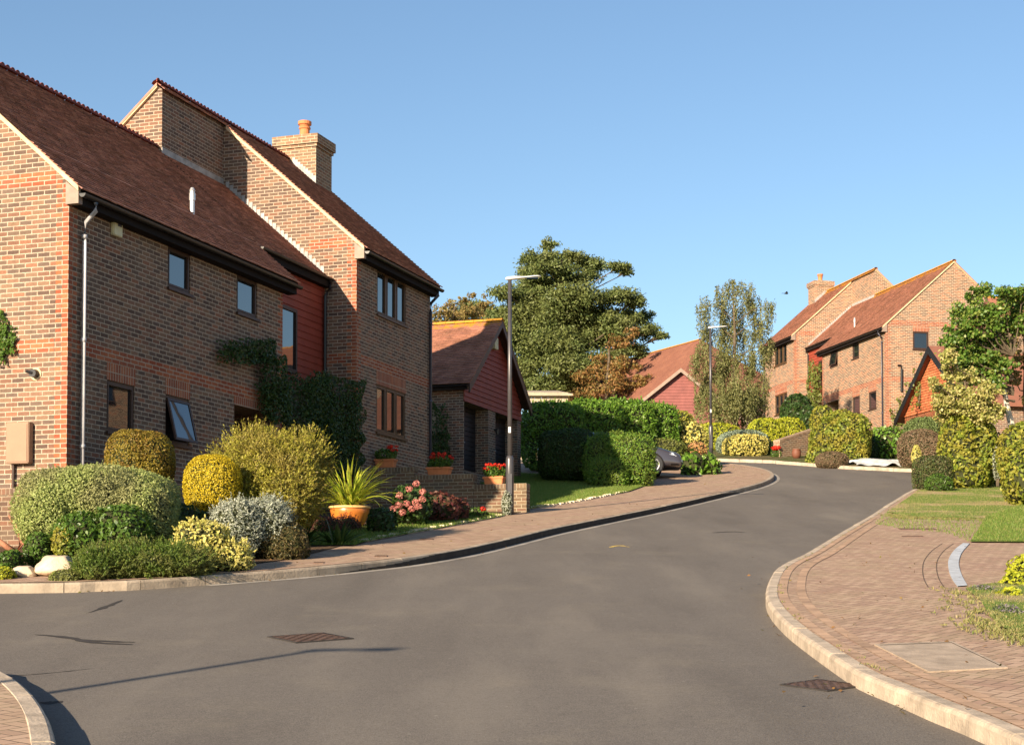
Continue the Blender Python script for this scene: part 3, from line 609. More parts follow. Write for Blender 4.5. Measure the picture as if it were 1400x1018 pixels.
# things on the walls of the left house
b = MB(); b.box(.0, .07, 1.16, 1.42, 2.0, 2.27); ab = b.build('alarm_box', M['cream'], H1, bevel=.012); b = MB(); b.box(.07, .074, 1.27, 1.38, 2.16, 2.23); b.build('alarm_lamp', M['pipe_dark'], ab)
b = MB(); b.box(-1.02, -.60, -.13, 0, -1.80, -1.16); mbx = b.build('meter_box', M['box_brown'], H1, bevel=.012); b = MB(); b.box(-.99, -.63, -.138, -.131, -1.77, -1.19); b.build('door', M['box_brown'], mbx); b = MB(); b.tube([(-.93, -.05, -1.8), (-.93, -.05, -2.3)], .022); b.build('conduit', M['frame'], mbx)
b = MB(); b.tube([(-.57, 0, -.40), (-.57, -.10, -.40)], [.07, .065], 14); b.tube([(-.57, -.09, -.40), (-.66, -.12, -.37)], .025, 8); b.tube([(-.57, .0, -.40), (-.57, -.01, -.40)], .10, 16, 1); b.build('vent', [M['black'], M['verge']], H1)
# black waste pipe on the far gable
b = MB(-1); b.tube([(-.55, -.02, .66), (-.70, -.06, .66), (-.72, -.07, .5), (-.70, -.07, -.55)], .05, 8); b.build('waste_pipe', M['black'], H3)
# plinth wall in front of the left gable, retaining wall before the far house
def plain_wall(name, label, pts, h0, caps, mat, capm, th=.22, cat='wall'):
    """straight wall from pts[0] to pts[1]; caps = list of (t0, t1, top) in metres along"""
    a, b = Vector(pts[0]), Vector(pts[1]); d = (b-a); L = d.to_2d().length; yaw = math.atan2(d.y, d.x)
    t = thing(name, label, cat, (a.x, a.y, a.z), yaw)
    m = MB(); c = MB()
    for t0, t1, top, top2 in caps:
        cap = .1
        m.hexa([(t0, 0, h0), (t1, 0, h0), (t1, th, h0), (t0, th, h0), (t0, 0, top-cap), (t1, 0, top2-cap), (t1, th, top2-cap), (t0, th, top-cap)])
        c.hexa([(t0-.004, -.008, top-cap), (t1+.004, -.008, top2-cap), (t1+.004, th+.008, top2-cap), (t0-.004, th+.008, top-cap), (t0-.004, -.008, top), (t1+.004, -.008, top2), (t1+.004, th+.008, top2), (t0-.004, th+.008, top)])
    m.build('brickwork', mat, t); c.build('coping', capm, t, bevel=.006); return t
plain_wall('plinth_wall', 'dark brick plinth wall along the foot of the left house gable', (LW(1, -7.5, -.27, -3.3), LW(1, .06, -.27, -3.3)), 0, [(0, 7.56, 1.10, 1.10)], M['oldbrick'], M['capbrick'], .26)
o3 = LW(3, .25, -3, -3.2)
plain_wall('retaining_wall', 'long low brick retaining wall at the foot of the far sunlit house', (LW(3, .35, 9.5, -3.4), LW(3, .35, -.3, -3.4)), -1.5, [(0, 9.8, 1.15, 1.15)], M['oldbrick'], M['capbrick'], .24)
plain_wall('retaining_wall', 'short brick retaining wall turning the corner below the far gable', (LW(3, .35, -.3, -3.4), LW(3, -6, -.3, -3.4)), -1.5, [(.0, 6.35, 1.15, 1.15)], M['oldbrick'], M['capbrick'], .24)
# garages
def garage(label, H, p0, s0, floor, eave, apex, L, mx, boards, bm_, lichen, depth=6.0, door_h=1.95):
    """gable fronted double garage; local x outwards (front), y along the front"""
    o, r, d = fr(H); t = thing('garage', label, 'garage', LW(H, p0, s0, 0), -FR[H][1]); g = 3.0; xb = -depth
    w = MB(mx); dh = floor+door_h
    doors = [(.05, 2.1, floor, dh, .5), (2.72, L-.32, floor, dh, .5)]
    wall_grid(w, lambda a, b, c: (c, a, b), 0, L, floor-1.2, dh, doors)
    q = [(xb, floor-1.2), (0, floor-1.2), (0, eave-.04), (xb, eave-.04)]
    w.poly([(a, 0, b) for a, b in q], 0, q); w.poly([(a, L, b) for a, b in q], 0, q); w.build('wall', [M['brick'], M['red']], t)
    rl = lambda y: apex-(apex-eave)/(L/2)*abs(y-L/2)
    w = MB(mx)
    if boards:
        z = dh
        while z < apex-.1:
            yy = lambda zz: 0 if zz <= eave else (zz-eave)/((apex-eave)/(L/2)); a0 = max(0, yy(z+.15)-.04 if z+.15 > eave else 0); z2 = min(z+.15, apex-.05)
            a0 = yy(z2) if z2 > eave else 0
            w.hexa([(-.02, yy(z), z), (.035, yy(z), z), (.035, L-yy(z), z), (-.02, L-yy(z), z), (-.02, a0, z2), (.008, a0, z2), (.008, L-a0, z2), (-.02, L-a0, z2)]); z += .15
    w.build('gable_cladding', bm_, t)
    for q in doors:
        dm = MB(mx); z = q[2]
        while z < q[3]-.02: dm.hexa([(-.45, q[0], z), (-.40, q[0], z), (-.40, q[1], z), (-.45, q[1], z), (-.45, q[0], z+.13), (-.412, q[0], z+.13), (-.412, q[1], z+.13), (-.45, q[1], z+.13)]); z += .14
        do = dm.build('garage_door', M['door'], t); hm = MB(mx); m_ = (q[0]+q[1])/2; hm.tube([(-.40, m_-.06, q[2]+.9), (-.36, m_, q[2]+.9), (-.40, m_+.06, q[2]+.9)], .012, 6); hm.build('handle', M['metal'], do)
    rf = MB(mx)
    # tiles() works in (x,z) along y: swap axes
    def slope(ye, yr):
        tmp = MB(mx); tiles(tmp, ye, eave-.0, yr, apex, 0, depth+.35, 0, 1 if lichen else None, 2)
        for f, mi_ in zip(tmp.f, tmp.m): rf.poly([(.3-tmp.v[i][1], tmp.v[i][0], tmp.v[i][2]) for i in f], mi_)
    slope(-.25, L/2); slope(L+.25, L/2)
    for ye in (-.22, L+.22): rf.hexa([(.28, ye, eave-.05), (.28, L/2, apex-.055), (xb, L/2, apex-.055), (xb, ye, eave-.05), (.28, ye, eave+.006), (.28, L/2, apex-.006), (xb, L/2, apex-.006), (xb, ye, eave+.006)], 2)
    ro = rf.build('roof', [M['tileL'], M['tileO'], M['dark']], t, weld=False, recalc=False)
    rd = MB(mx); tmp = MB(mx); ridge(tmp, L/2, apex+.03, 0, depth+.35, False)
    for f in tmp.f: rd.poly([(.3-tmp.v[i][1], tmp.v[i][0], tmp.v[i][2]) for i in f])
    rd.build('ridge_tiles', M['ridgeO'] if lichen else M['ridge'], ro, weld=False)
    bb = MB(mx)
    for s_ in (0, 1):
        ye = -.26 if not s_ else L+.26; bb.hexa([(.24, ye, eave-.27), (.29, ye, eave-.27), (.29, L/2, apex-.2), (.24, L/2, apex-.2), (.24, ye, eave-.02), (.29, ye, eave-.02), (.29, L/2, apex-.01), (.24, L/2, apex-.01)])
        bb.hexa([(.0, ye, eave-.09), (.24, ye, eave-.09), (.24, L/2, apex-.075), (.0, L/2, apex-.075), (.0, ye, eave-.06), (.24, ye, eave-.06), (.24, L/2, apex-.06), (.0, L/2, apex-.06)])
    bb.build('bargeboard', M['frame'] if mx > 0 else M['black'], t)
    gu = MB(mx); tmp = MB(mx); gutter(tmp, -.28, eave-.05, 0, depth)
    for f in tmp.f: gu.poly([(.2-tmp.v[i][1], tmp.v[i][0], tmp.v[i][2]) for i in f])
    gu.box(xb, .2, -.22, -.02, eave-.16, eave-.04); gu.build('gutter', M['black'], t)
    return t
GA = garage('double garage behind the left house with red weatherboarded gable and dark doors', 1, -1.49, 21.52, -.04, 2.38, 4.62, 5.12, 1, True, M['board'], True, 7.5)
b = MB(); b.box(.03, .14, 2.3, 2.6, 3.75, 4.1); b.build('flood_lamp', M['cream'], GA, bevel=.01)
b = MB(); b.box(0, .1, 2.6, 2.7, 1.35, 1.4); b.lathe((.1, 2.65, 1.22), [(.001, 0), (.05, .02), (.06, .16), (.001, .2)], 8); b.build('wall_lamp', M['black'], GA)
b = MB(); b.box(-1.3, -.7, -.03, .02, .3, 1.75); b.build('window', M['greywood'], GA)
# ------------------------------------------------------------------ foliage
def unit(a): return a/np.maximum(np.linalg.norm(a, axis=1, keepdims=True), 1e-9)
def smooth_noise(p, f, seed):
    r = np.random.default_rng(seed); out = np.zeros(len(p))
    for _ in range(6):
        k = r.normal(size=3)*f; out += np.sin(p@k+r.uniform(0, 6.28))
    return out/6
def leaf_quads(p, nrm, size, asp=.5, jitter=.8, tang=None, up=0., fold=.25):
    n = len(p); sz = size*rng.uniform(.65, 1.3, (n, 1)); N_ = unit(nrm+rng.normal(size=(n, 3))*jitter)
    t = rng.normal(size=(n, 3)) if tang is None else tang+rng.normal(size=(n, 3))*.35
    t[:, 2] += up; t = unit(t-(t*N_).sum(1, keepdims=True)*N_); s = np.cross(N_, t)
    a = p-t*sz*.5; b = p+s*sz*asp*.5+N_*sz*fold*.3; c = p+t*sz*.5; d = p-s*sz*asp*.5+N_*sz*fold*.3
    v = np.stack([a, b, c, d], 1).reshape(-1, 3); q = np.arange(n*4).reshape(-1, 4); return v, q
def sblob(c, r, n, e=2., lump=.08, lf=3., depth=.18, zmin=None, seed=0):
    """points and normals on a lumpy super-ellipsoid"""
    d = unit(rng.normal(size=(n, 3))); R = (np.abs(d)**e).sum(1)**(-1/e)
    r = np.array(r); q = d*R[:, None]*(1+lump*smooth_noise(d*1., lf, seed)+lump*.5*smooth_noise(d, lf*2.7, seed+1))[:, None]
    dep = 1-depth*rng.random(n)**2; q = q*dep[:, None]; p = q*r+np.array(c)
    nn = np.sign(q)*np.abs(q)**(e-1)/r; nn = unit(nn)
    if zmin is not None:
        k = p[:, 2] > zmin; p, nn = p[k], nn[k]
    return p, nn
def core_mesh(c, r, e, lump, lf, seed, sc, nu=20, nv=14):
    u, v = np.meshgrid(np.linspace(0, 2*np.pi, nu, endpoint=False), np.linspace(.02, np.pi-.02, nv)); d = np.stack([np.sin(v)*np.cos(u), np.sin(v)*np.sin(u), np.cos(v)], -1).reshape(-1, 3)
    R = (np.abs(d)**e).sum(1)**(-1/e); q = d*R[:, None]*(1+lump*smooth_noise(d, lf, seed)+lump*.5*smooth_noise(d, lf*2.7, seed+1))[:, None]*sc
    V = q*np.array(r)+np.array(c); Q = [(j*nu+i, j*nu+(i+1) % nu, (j+1)*nu+(i+1) % nu, (j+1)*nu+i) for j in range(nv-1) for i in range(nu)]
    return V, np.array(Q)
LEAFN = [0]
def shrub(name, label, cat, blobs, leaf, mat, dens=1., asp=.5, jitter=.7, e=2.4, lump=.08, lf=3., depth=.15, group=None, up=0., core=.86, stems=True, parent=None, outward=0., spray=0, spl=.25, sleaf=None):
    """blobs: (centre, radii) in world metres; one thing: foliage with its woody core, stems as a part"""
    LEAFN[0] += 1; sd = LEAFN[0]*13; V, Q, MI, off = [], [], [], 0
    base = np.array(blobs[0][0]); gz = min(b[0][2]-b[1][2] for b in blobs); org = np.array([base[0], base[1], gz])
    for i, (c, r) in enumerate(blobs):
        area = 4*np.pi*((r[0]*r[1])**1.6/3+(r[0]*r[2])**1.6/3+(r[1]*r[2])**1.6/3)**(1/1.6)
        n = int(area/(leaf*leaf*asp*.5)*1.35*dens); n = min(n, 60000)
        p, nn = sblob(c, r, n, e, lump, lf, depth, seed=sd+i)
        # drop leaves buried inside neighbouring blobs
        keep = np.ones(len(p), bool)
        for j, (c2, r2) in enumerate(blobs):
            if j != i: keep &= (np.abs((p-np.array(c2))/(np.array(r2)*.8))**e).sum(1) > 1
        p, nn = p[keep], nn[keep]
        v, q = leaf_quads(p, nn, leaf, asp, jitter, tang=nn*outward if outward else None, up=up); V.append(v-org); Q.append(q+off); MI.append(np.zeros(len(q))); off += len(v)
        if spray:
            a_, an = sblob(c, [x*.97 for x in r], spray, e, lump, lf, .1, zmin=c[2]-r[2]*.5, seed=sd+i); dr = unit(an+rng.normal(size=an.shape)*.45+np.array([0, 0, .55])); m_ = 16; L__ = spl*rng.uniform(.5, 1.2, (len(a_), 1))
            P_ = np.concatenate([a_+dr*L__*(t_/m_)+rng.normal(size=a_.shape)*.006 for t_ in range(m_)]); D_ = np.tile(dr, (m_, 1)); z_ = sleaf or leaf*.6
            v, q = leaf_quads(P_, rng.normal(size=P_.shape), z_, asp, 1., tang=D_*1.2); V.append(v-org); Q.append(q+off); MI.append(np.zeros(len(q))); off += len(v)
        if core:
            v, q = core_mesh(c, r, e, lump, lf, sd+i, core); V.append(v-org); Q.append(q+off); MI.append(np.ones(len(q))); off += len(v)
    V = np.concatenate(V); Q = np.concatenate(Q); MI = np.concatenate(MI)
    if parent is not None:
        o = raw_mesh(name, V, Q, [mat, M['twig']], MI, parent); o.location = Vector(org)-parent.location; return o
    if stems:
        t = thing(name, label, cat, tuple(org), 0, group); raw_mesh('foliage', V, Q, [mat, M['twig']], MI, t)
        m = MB(); r0 = blobs[0][1]
        for k in range(4):
            a = k*1.7; m.tube([(r0[0]*.12*math.cos(a), r0[1]*.12*math.sin(a), -.15), (r0[0]*.3*math.cos(a), r0[1]*.3*math.sin(a), r0[2]*.6), (r0[0]*.5*math.cos(a), r0[1]*.5*math.sin(a), r0[2]*1.1)], [.03, .022, .012], 5)
        m.build('stem', M['bark'], t); return t
    o = raw_mesh(name, V, Q, [mat, M['twig']], MI); o.location = org; return tag(o, label, cat, group)
def pb(u0, u1, vt, vb, y, dy=None, sink=.1):
    """ellipsoid blob spanning pixel columns u0..u1 and rows vt..vb at depth y"""
    a = P(u0, vb, y); b = P(u1, vb, y); t = P((u0+u1)/2, vt, y); z0 = a.z-sink; rx = (b.x-a.x)/2; rz = (t.z-z0)/2
    return ((a.x+b.x)/2, y, z0+rz), (rx, dy or rx*.85, rz)
L_ = {}
L_['hebe'] = leafmat('pale_grey_green_leaf', [(.19, .25, .06), (.36, .40, .13), (.26, .32, .09), (.48, .50, .19)], patch=(.30, .28, .13))
L_['green'] = leafmat('mid_green_leaf', [(.045, .10, .015), (.09, .17, .022), (.07, .13, .02), (.14, .22, .04)], .4)
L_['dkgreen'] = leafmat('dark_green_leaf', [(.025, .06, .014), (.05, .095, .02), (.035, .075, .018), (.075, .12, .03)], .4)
L_['privet'] = leafmat('golden_brown_leaf', [(.20, .13, .02), (.30, .20, .025), (.16, .14, .02), (.26, .14, .03), (.12, .14, .02)], patch=(.30, .24, .03), ps=3.)
L_['yellow'] = leafmat('bright_yellow_leaf', [(.50, .36, .015), (.62, .47, .02), (.42, .33, .015), (.70, .55, .04)])
L_['gold'] = leafmat('gold_feathery_leaf', [(.28, .27, .03), (.40, .37, .045), (.22, .22, .03), (.22, .16, .04), (.52, .47, .08)], patch=(.24, .18, .045), ps=2.2)
L_['silver'] = leafmat('silver_leaf', [(.33, .36, .26), (.46, .48, .38), (.22, .25, .16), (.62, .63, .54), (.15, .17, .10)], .6)
L_['varieg'] = leafmat('cream_variegated_leaf', [(.62, .52, .14), (.74, .66, .26), (.44, .42, .08), (.68, .58, .16), (.25, .30, .05)])
L_['juniper'] = leafmat('prostrate_green_leaf', [(.08, .14, .022), (.14, .22, .03), (.06, .10, .018), (.22, .26, .04)], patch=(.18, .17, .05), ps=2.5)
L_['laurel'] = leafmat('glossy_laurel_leaf', [(.09, .20, .02), (.14, .28, .03), (.21, .36, .045), (.06, .13, .018), (.30, .42, .08)], .35)
L_['olive'] = leafmat('olive_leaf', [(.12, .16, .03), (.18, .22, .04), (.10, .12, .025), (.24, .26, .06)], patch=(.20, .20, .06))
L_['limeg'] = leafmat('yellow_green_leaf', [(.13, .19, .02), (.25, .29, .03), (.10, .15, .018), (.38, .37, .05), (.18, .22, .03)], patch=(.32, .26, .04), ps=1.8)
L_['lime'] = leafmat('lime_conifer_leaf', [(.34, .38, .02), (.48, .48, .03), (.26, .32, .02), (.55, .52, .05)])
L_['brown'] = leafmat('heather_brown_leaf', [(.20, .13, .08), (.28, .19, .11), (.16, .14, .07), (.24, .13, .09)])
L_['copper'] = leafmat('copper_leaf', [(.26, .13, .045), (.33, .18, .06), (.20, .11, .035), (.16, .15, .04), (.36, .23, .08)])
L_['cedar'] = leafmat('cedar_needles', [(.07, .105, .03), (.13, .16, .045), (.095, .13, .035), (.18, .20, .06)], patch=(.14, .155, .045), ps=.5, trans=.2)
L_['birch'] = leafmat('birch_leaf', [(.17, .18, .06), (.24, .24, .09), (.14, .16, .05), (.30, .27, .11)], trans=.35)
L_['maple'] = leafmat('maple_leaf', [(.06, .13, .018), (.11, .20, .028), (.08, .16, .022), (.17, .25, .04), (.24, .26, .06)], .45)
L_['autumn'] = leafmat('autumn_brown_leaf', [(.22, .16, .06), (.30, .20, .07), (.17, .17, .05), (.34, .26, .09)])
L_['goldleaf'] = leafmat('golden_tree_leaf', [(.46, .40, .14), (.56, .50, .22), (.34, .33, .08), (.22, .26, .05), (.42, .34, .12)])
L_['blade'] = leafmat('strap_leaf', [(.20, .30, .02), (.36, .42, .035), (.52, .50, .06), (.13, .20, .02)], .35)
L_['grass'] = leafmat('grass_blade', [(.10, .18, .025), (.18, .25, .045), (.13, .20, .03), (.28, .28, .08)])
L_['red'] = leafmat('red_petal', [(.65, .02, .012), (.80, .05, .02), (.55, .015, .015)], .5); L_['pink'] = leafmat('pink_petal', [(.60, .20, .18), (.72, .32, .26), (.50, .16, .15), (.62, .30, .20)], .6)
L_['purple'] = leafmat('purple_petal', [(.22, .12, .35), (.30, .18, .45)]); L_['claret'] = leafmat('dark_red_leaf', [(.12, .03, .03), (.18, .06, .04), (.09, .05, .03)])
def gp(u, v, off=.13): return G(u, v, off)
# --- front bed of the left house, left to right
shrub('mounded_shrub', 'wide pale grey-green mounded shrub below the corner of the left house', 'shrub', [pb(28, 178, 641, 750, 22.2, 1.05), pb(110, 243, 643, 752, 22.4, 1.0), pb(60, 212, 638, 752, 22.25, 1.1), pb(40, 130, 655, 745, 21.9, .9), pb(150, 240, 662, 745, 22.0, .8)], .036, L_['hebe'], .95, .5, e=2.9, lump=.055, lf=4, depth=.22, jitter=.7, spray=900, spl=.075, sleaf=.026)
shrub('evergreen_shrub', 'dark green broad leaved shrub tucked against the front of the wide pale mound', 'shrub', [pb(75, 150, 700, 757, 21.1, .5), pb(120, 208, 690, 756, 21.2, .5)], .06, L_['green'], .9, .6, lump=.12, core=.8)
shrub('evergreen_shrub', 'small yellow-green shrub at the lower left of the wide pale mound', 'shrub', [pb(74, 108, 715, 757, 20.9, .3)], .05, L_['limeg'], .9, .6, lump=.1)
shrub('clipped_shrub', 'rounded clipped shrub with brownish gold leaves under the closed lower window', 'shrub', [pb(146, 216, 588, 672, 24.4, .55), pb(172, 237, 590, 664, 24.5, .55), pb(180, 237, 640, 705, 24.4, .45)], .034, L_['privet'], 1., .6, e=2.8, lump=.04, jitter=.6)
shrub('clipped_shrub', 'bright yellow clipped round shrub in front of the tilted open window', 'shrub', [pb(252, 330, 622, 700, 24.2, .5)], .03, L_['yellow'], 1., .55, e=2.6, lump=.04, jitter=.6)
shrub('feathery_shrub', 'large feathery gold-green shrub in front of the porch', 'shrub', [pb(283, 380, 612, 705, 25.6, .9), pb(325, 420, 600, 712, 25.4, .95), pb(365, 440, 606, 716, 25.2, .8), pb(300, 400, 590, 680, 26.0, .8), pb(385, 446, 598, 672, 25.9, .6), pb(345, 430, 640, 722, 24.8, .6), pb(300, 380, 650, 715, 24.9, .6)], .06, L_['gold'], 1.1, .3, e=2., lump=.14, lf=4, depth=.3, jitter=1., up=.3, core=.8, spray=420, spl=.30, sleaf=.05)
shrub('silver_shrub', 'silver grey leaved shrub between the gold shrub and the pavement', 'shrub', [pb(288, 360, 682, 752, 22.6, .5), pb(330, 400, 680, 752, 23.0, .5)], .045, L_['silver'], .9, .4, lump=.16, lf=4, depth=.35, spray=260, spl=.12)
shrub('variegated_shrub', 'low creamy yellow variegated shrub at the pavement edge beside the silver shrub', 'shrub', [pb(238, 318, 710, 774, 20.9, .45), pb(280, 345, 740, 776, 20.9, .35)], .05, L_['varieg'], .95, .6, lump=.16, lf=4, depth=.3, spray=120, spl=.1)
shrub('prostrate_shrub', 'flat spreading dark green shrub lying along the kerb', 'shrub', [pb(108, 210, 750, 786, 19.9, .45), pb(170, 290, 747, 786, 20.2, .5), pb(135, 250, 748, 786, 20.0, .45), pb(108, 160, 757, 788, 19.6, .3)], .045, L_['juniper'], 1.1, .3, e=2.2, lump=.18, lf=5, depth=.35, spray=600, spl=.16, sleaf=.035)
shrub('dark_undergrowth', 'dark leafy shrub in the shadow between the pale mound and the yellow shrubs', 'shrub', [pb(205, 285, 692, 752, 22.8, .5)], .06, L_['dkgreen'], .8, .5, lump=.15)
shrub('dark_undergrowth', 'low dark shrub in front of the orange plant pot', 'shrub', [pb(424, 470, 708, 741, G(445, 738).y, .25), pb(450, 494, 707, 738, G(472, 735).y, .25)], .04, L_['claret'], 1., .5, e=3.6, lump=.15, depth=.4, stems=True, spray=90, spl=.12)
shrub('dark_undergrowth', 'dark heathery shrub to the right of the silver shrub', 'shrub', [pb(345, 425, 712, 762, 22.9, .4)], .05, leafmat('dull_bronze_leaf', [(.10, .07, .03), (.14, .11, .04), (.07, .07, .02)]), .8, .4, lump=.15)
shrub('evergreen_shrub', 'small dark green plant left of the pale rocks', 'shrub', [pb(35, 75, 728, 768, 20.9, .3), pb(0, 30, 752, 782, 20.4, .3)], .05, L_['green'], .8, .5, lump=.15)
shrub('bedding_plant', 'tiny yellow-green plant at the left picture edge by the kerb', 'plant', [pb(-12, 20, 774, 790, 19.6, .2)], .03, L_['lime'], .8, .5)
shrub('bedding_plant', 'small grey-green tuft below the largest pale rock', 'plant', [pb(68, 112, 778, 794, 19.4, .18)], .035, L_['olive'], .8, .4)
shrub('bedding_plant', 'thin green sprig standing between the two pale rocks', 'plant', [pb(100, 118, 752, 785, 19.8, .12)], .035, L_['olive'], .8, .4, depth=.5)
# spiky strap leaves beside the pavement
def blades(mb, c, n, L, w, t0=(5, 50), bend=(20, 110), mi=0, seg=7):
    """arching strap leaves: t0 = start angle from upright, bend = total curl, in degrees"""
    for _ in range(n):
        a = random.uniform(0, 6.283); l = L*random.uniform(.55, 1.1); d = Vector((math.cos(a), math.sin(a), 0)); s_ = Vector((-d.y, d.x, 0)); th = R_(random.uniform(*t0)); bd = R_(random.uniform(*bend)); side = s_*random.uniform(-.25, .25)
        p = Vector(c)+d*random.uniform(0, .1)+s_*random.uniform(-.05, .05); prev = None; tw = random.uniform(-.6, .6)
        for k in range(seg+1):
            t = k/seg; ww = w*.5*(.55+.9*t if t < .4 else (1-t)**.55*1.15)+.0008; sd = (s_+Vector((0, 0, tw))).normalized()
            q = (p-sd*ww, p+sd*ww)
            if prev: mb.poly([prev[0], prev[1], q[1], q[0]], mi)
            prev = q; an = th+bd*t**1.4; p = p+(d*math.sin(an)+Vector((0, 0, math.cos(an)))+side*t)*l/seg
c = gp(412, 745); t = thing('spiky_plant', 'low spiky blue-green plant by the pavement in front of the dark low shrub', 'plant', tuple(c)); m = MB(); blades(m, (0, 0, 0), 45, .5, .05, (10, 70), (5, 40)); blades(m, (.55, .15, 0), 40, .45, .05, (10, 70), (5, 40)); m.build('leaves', L_['dkgreen'], t, weld=False, recalc=False)
# rocks
def rock(label, u0, u1, vt, vb, y, cat='rock', mat=None, name='rock', flat=1.):
    (cx, cy_, cz), r = pb(u0, u1, vt, vb, y, None, .05); bm = bmesh.new(); bmesh.ops.create_icosphere(bm, subdivisions=4, radius=1)
    sd = random.uniform(0, 50); from mathutils import noise
    for v in bm.verts:
        d = v.co.normalized(); k = 1+.28*noise.noise(d*1.3+Vector((sd, 0, 0)))+.10*noise.noise(d*4+Vector((0, sd, 0))); v.co = d*k
        for ax in (Vector((.5, -.8, .3)), Vector((-.6, -.5, .6)), Vector((0, -.2, 1)), Vector((.9, -.1, .4))):
            ax = ax.normalized(); e = v.co.dot(ax)-.72
            if e > 0: v.co -= ax*e*.9
        v.co = Vector((v.co.x*r[0], v.co.y*r[1]*flat, v.co.z*r[2]))
    me = bpy.data.meshes.new(name); bm.to_mesh(me); bm.free(); me.materials.append(mat or M['stone']); me.polygons.foreach_set('use_smooth', [True]*len(me.polygons))
    o = bpy.data.objects.new(name, me); COL.objects.link(o); o.location = (cx, cy_, cz); return tag(o, label, cat, 'pale rocks edging the front bed')
rock('largest pale angular rock beside the spreading shrub at the kerb', 50, 106, 755, 785, 20.0)
rock('flat pale rock behind the spreading dark green shrub', 105, 150, 750, 768, 20.6)
rock('low pale rock at the left end of the row by the kerb', 14, 50, 771, 786, 19.9)
# dead reddish branch
t = thing('dead_branch', 'bare reddish dead branch leaning at the foot of the left wall', 'branch', tuple(gp(20, 765))); m = MB()
for a in (((0, 0, 0), (.1, 0, .25), (.02, .05, .45), (-.12, .1, .62)), ((.1, 0, .22), (.28, .05, .4), (.34, .05, .55)), ((.0, 0, .1), (-.2, .0, .25), (-.3, 0, .3)), ((0.28, 0, 0), (.22, 0, .3), (.05, .05, .5))): m.tube(a, [.05, .04, .03, .015][:len(a)], 7)
m.build('branch', plain('red_bark', (.34, .15, .09), .9, var=.3, bump=.6), t, smooth=True)
# climbers on the left house
def climber(name, label, uv_boxes, plane, leaf, mat, thick=.25, dens=1., asp=.6, group=None, extra=0.):
    """leaf mat hugging a wall plane: boxes (u0,u1,v0,v1) seen in the photo"""
    V, Q, off = [], [], 0; pts = []
    o_, r_, d_ = fr(plane[0])
    for (u0, u1, v0, v1) in uv_boxes:
        a = plane[1](u0, v0); b = plane[1](u1, v1); c3 = plane[1](u0, v1); e3 = plane[1](u1, v0)
        area = (b-c3).length*(a-c3).length; n = int(area/(leaf*leaf*asp*.5)*1.6*dens)
        s, q = rng.random(n), rng.random(n); ed = 1+.12*np.sin(s*9+u0)+.1*np.sin(q*13+v0)
        s2 = .5+(s-.5)*ed; q2 = .5+(q-.5)*ed
        A, B, C3, E3 = [np.array(z) for z in (a, b, c3, e3)]
        w = ((1-s2)*(1-q2))[:, None]*A+(s2*(1-q2))[:, None]*E3+((1-s2)*q2)[:, None]*C3+(s2*q2)[:, None]*B
        bul = thick*(.35+.65*np.sqrt(np.clip(4*s*(1-s)*1.2, 0, 1))*(.6+.4*smooth_noise(w, 3., int(abs(u0)))))
        dep = bul*(1-.7*rng.random(n)**2); nr = np.array(plane[2]); w = w+dep[:, None]*nr; pts.append(w)
    p = np.concatenate(pts); org = np.array([p[:, 0].mean(), p[:, 1].mean(), p[:, 2].min()])
    v, q = leaf_quads(p, np.tile(np.array(plane[2])+np.array([0, 0, .3]), (len(p), 1)), leaf, asp, .8)
    t = thing(name, label, 'climbing plant', tuple(org), 0, group); raw_mesh('foliage', v-org, q, [mat], None, t)
    m = MB(); lo = p[p[:, 2] < p[:, 2].min()+.3].mean(0)-org; hi = p[p[:, 2] > p[:, 2].max()-.3].mean(0)-org
    mid = (lo+hi)/2; nrm = np.array(plane[2])*.02; m.tube([tuple(lo), tuple(mid), tuple(hi)], [.03, .025, .012], 6); m.build('stem', M['bark'], t); return t
def side_pt(H, p): return lambda u, v: LW(H, p, *onp(H, p, u, v))
def gab_pt(H, s): return lambda u, v: (lambda q: LW(H, q[0], s, q[1]))(ons(H, s, u, v))
o1, r1_, d1_ = fr(1); o3_, r3_, d3_ = fr(3)
climber('ivy', 'green ivy hanging on the sunlit gable at the left picture edge', [(-30, 14, 425, 490), (-30, 26, 448, 482), (-10, 12, 485, 500)], (1, gab_pt(1, 0), -d1_), .07, L_['green'], .16)
climber('wisteria', 'dark climber trained across the wall above the porch', [(292, 345, 466, 497), (335, 366, 463, 500), (345, 378, 490, 560), (350, 386, 520, 580)], (1, side_pt(1, 0), r1_), .065, L_['dkgreen'], .4, 1.3)
climber('ivy', 'big dark ivy mass filling the corner between the two blocks of the left house', [(372, 440, 512, 600), (400, 482, 522, 600), (385, 486, 590, 650)], (1, side_pt(1, -.25), r1_), .06, L_['dkgreen'], .6, 1.5)
climber('ivy', 'leafy climber on the garage wall beside the blue-grey downpipe', [(590, 612, 552, 640), (592, 618, 590, 640)], (1, gab_pt(1, 21.52), -d1_), .09, L_['dkgreen'], .35)
climber('rose', 'climbing rose with cream blooms on the far gable', [(1225, 1252, 540, 590), (1235, 1262, 520, 560), (1215, 1240, 560, 600)], (3, gab_pt(3, 0), -d3_), .16, L_['olive'], .4, .5)
climber('ivy', 'leafy climber in the recess of the far sunlit house', [(1110, 1127, 498, 560), (1108, 1126, 540, 585)], (3, side_pt(3, -.5), r3_), .16, L_['olive'], .5)
climber('ivy', 'thin ivy strip climbing the dark verge of the tile hung gable', [(1246, 1264, 500, 560), (1258, 1274, 482, 520)], (3, gab_pt(3, -9.5), -d3_), .12, L_['olive'], .15, .6)
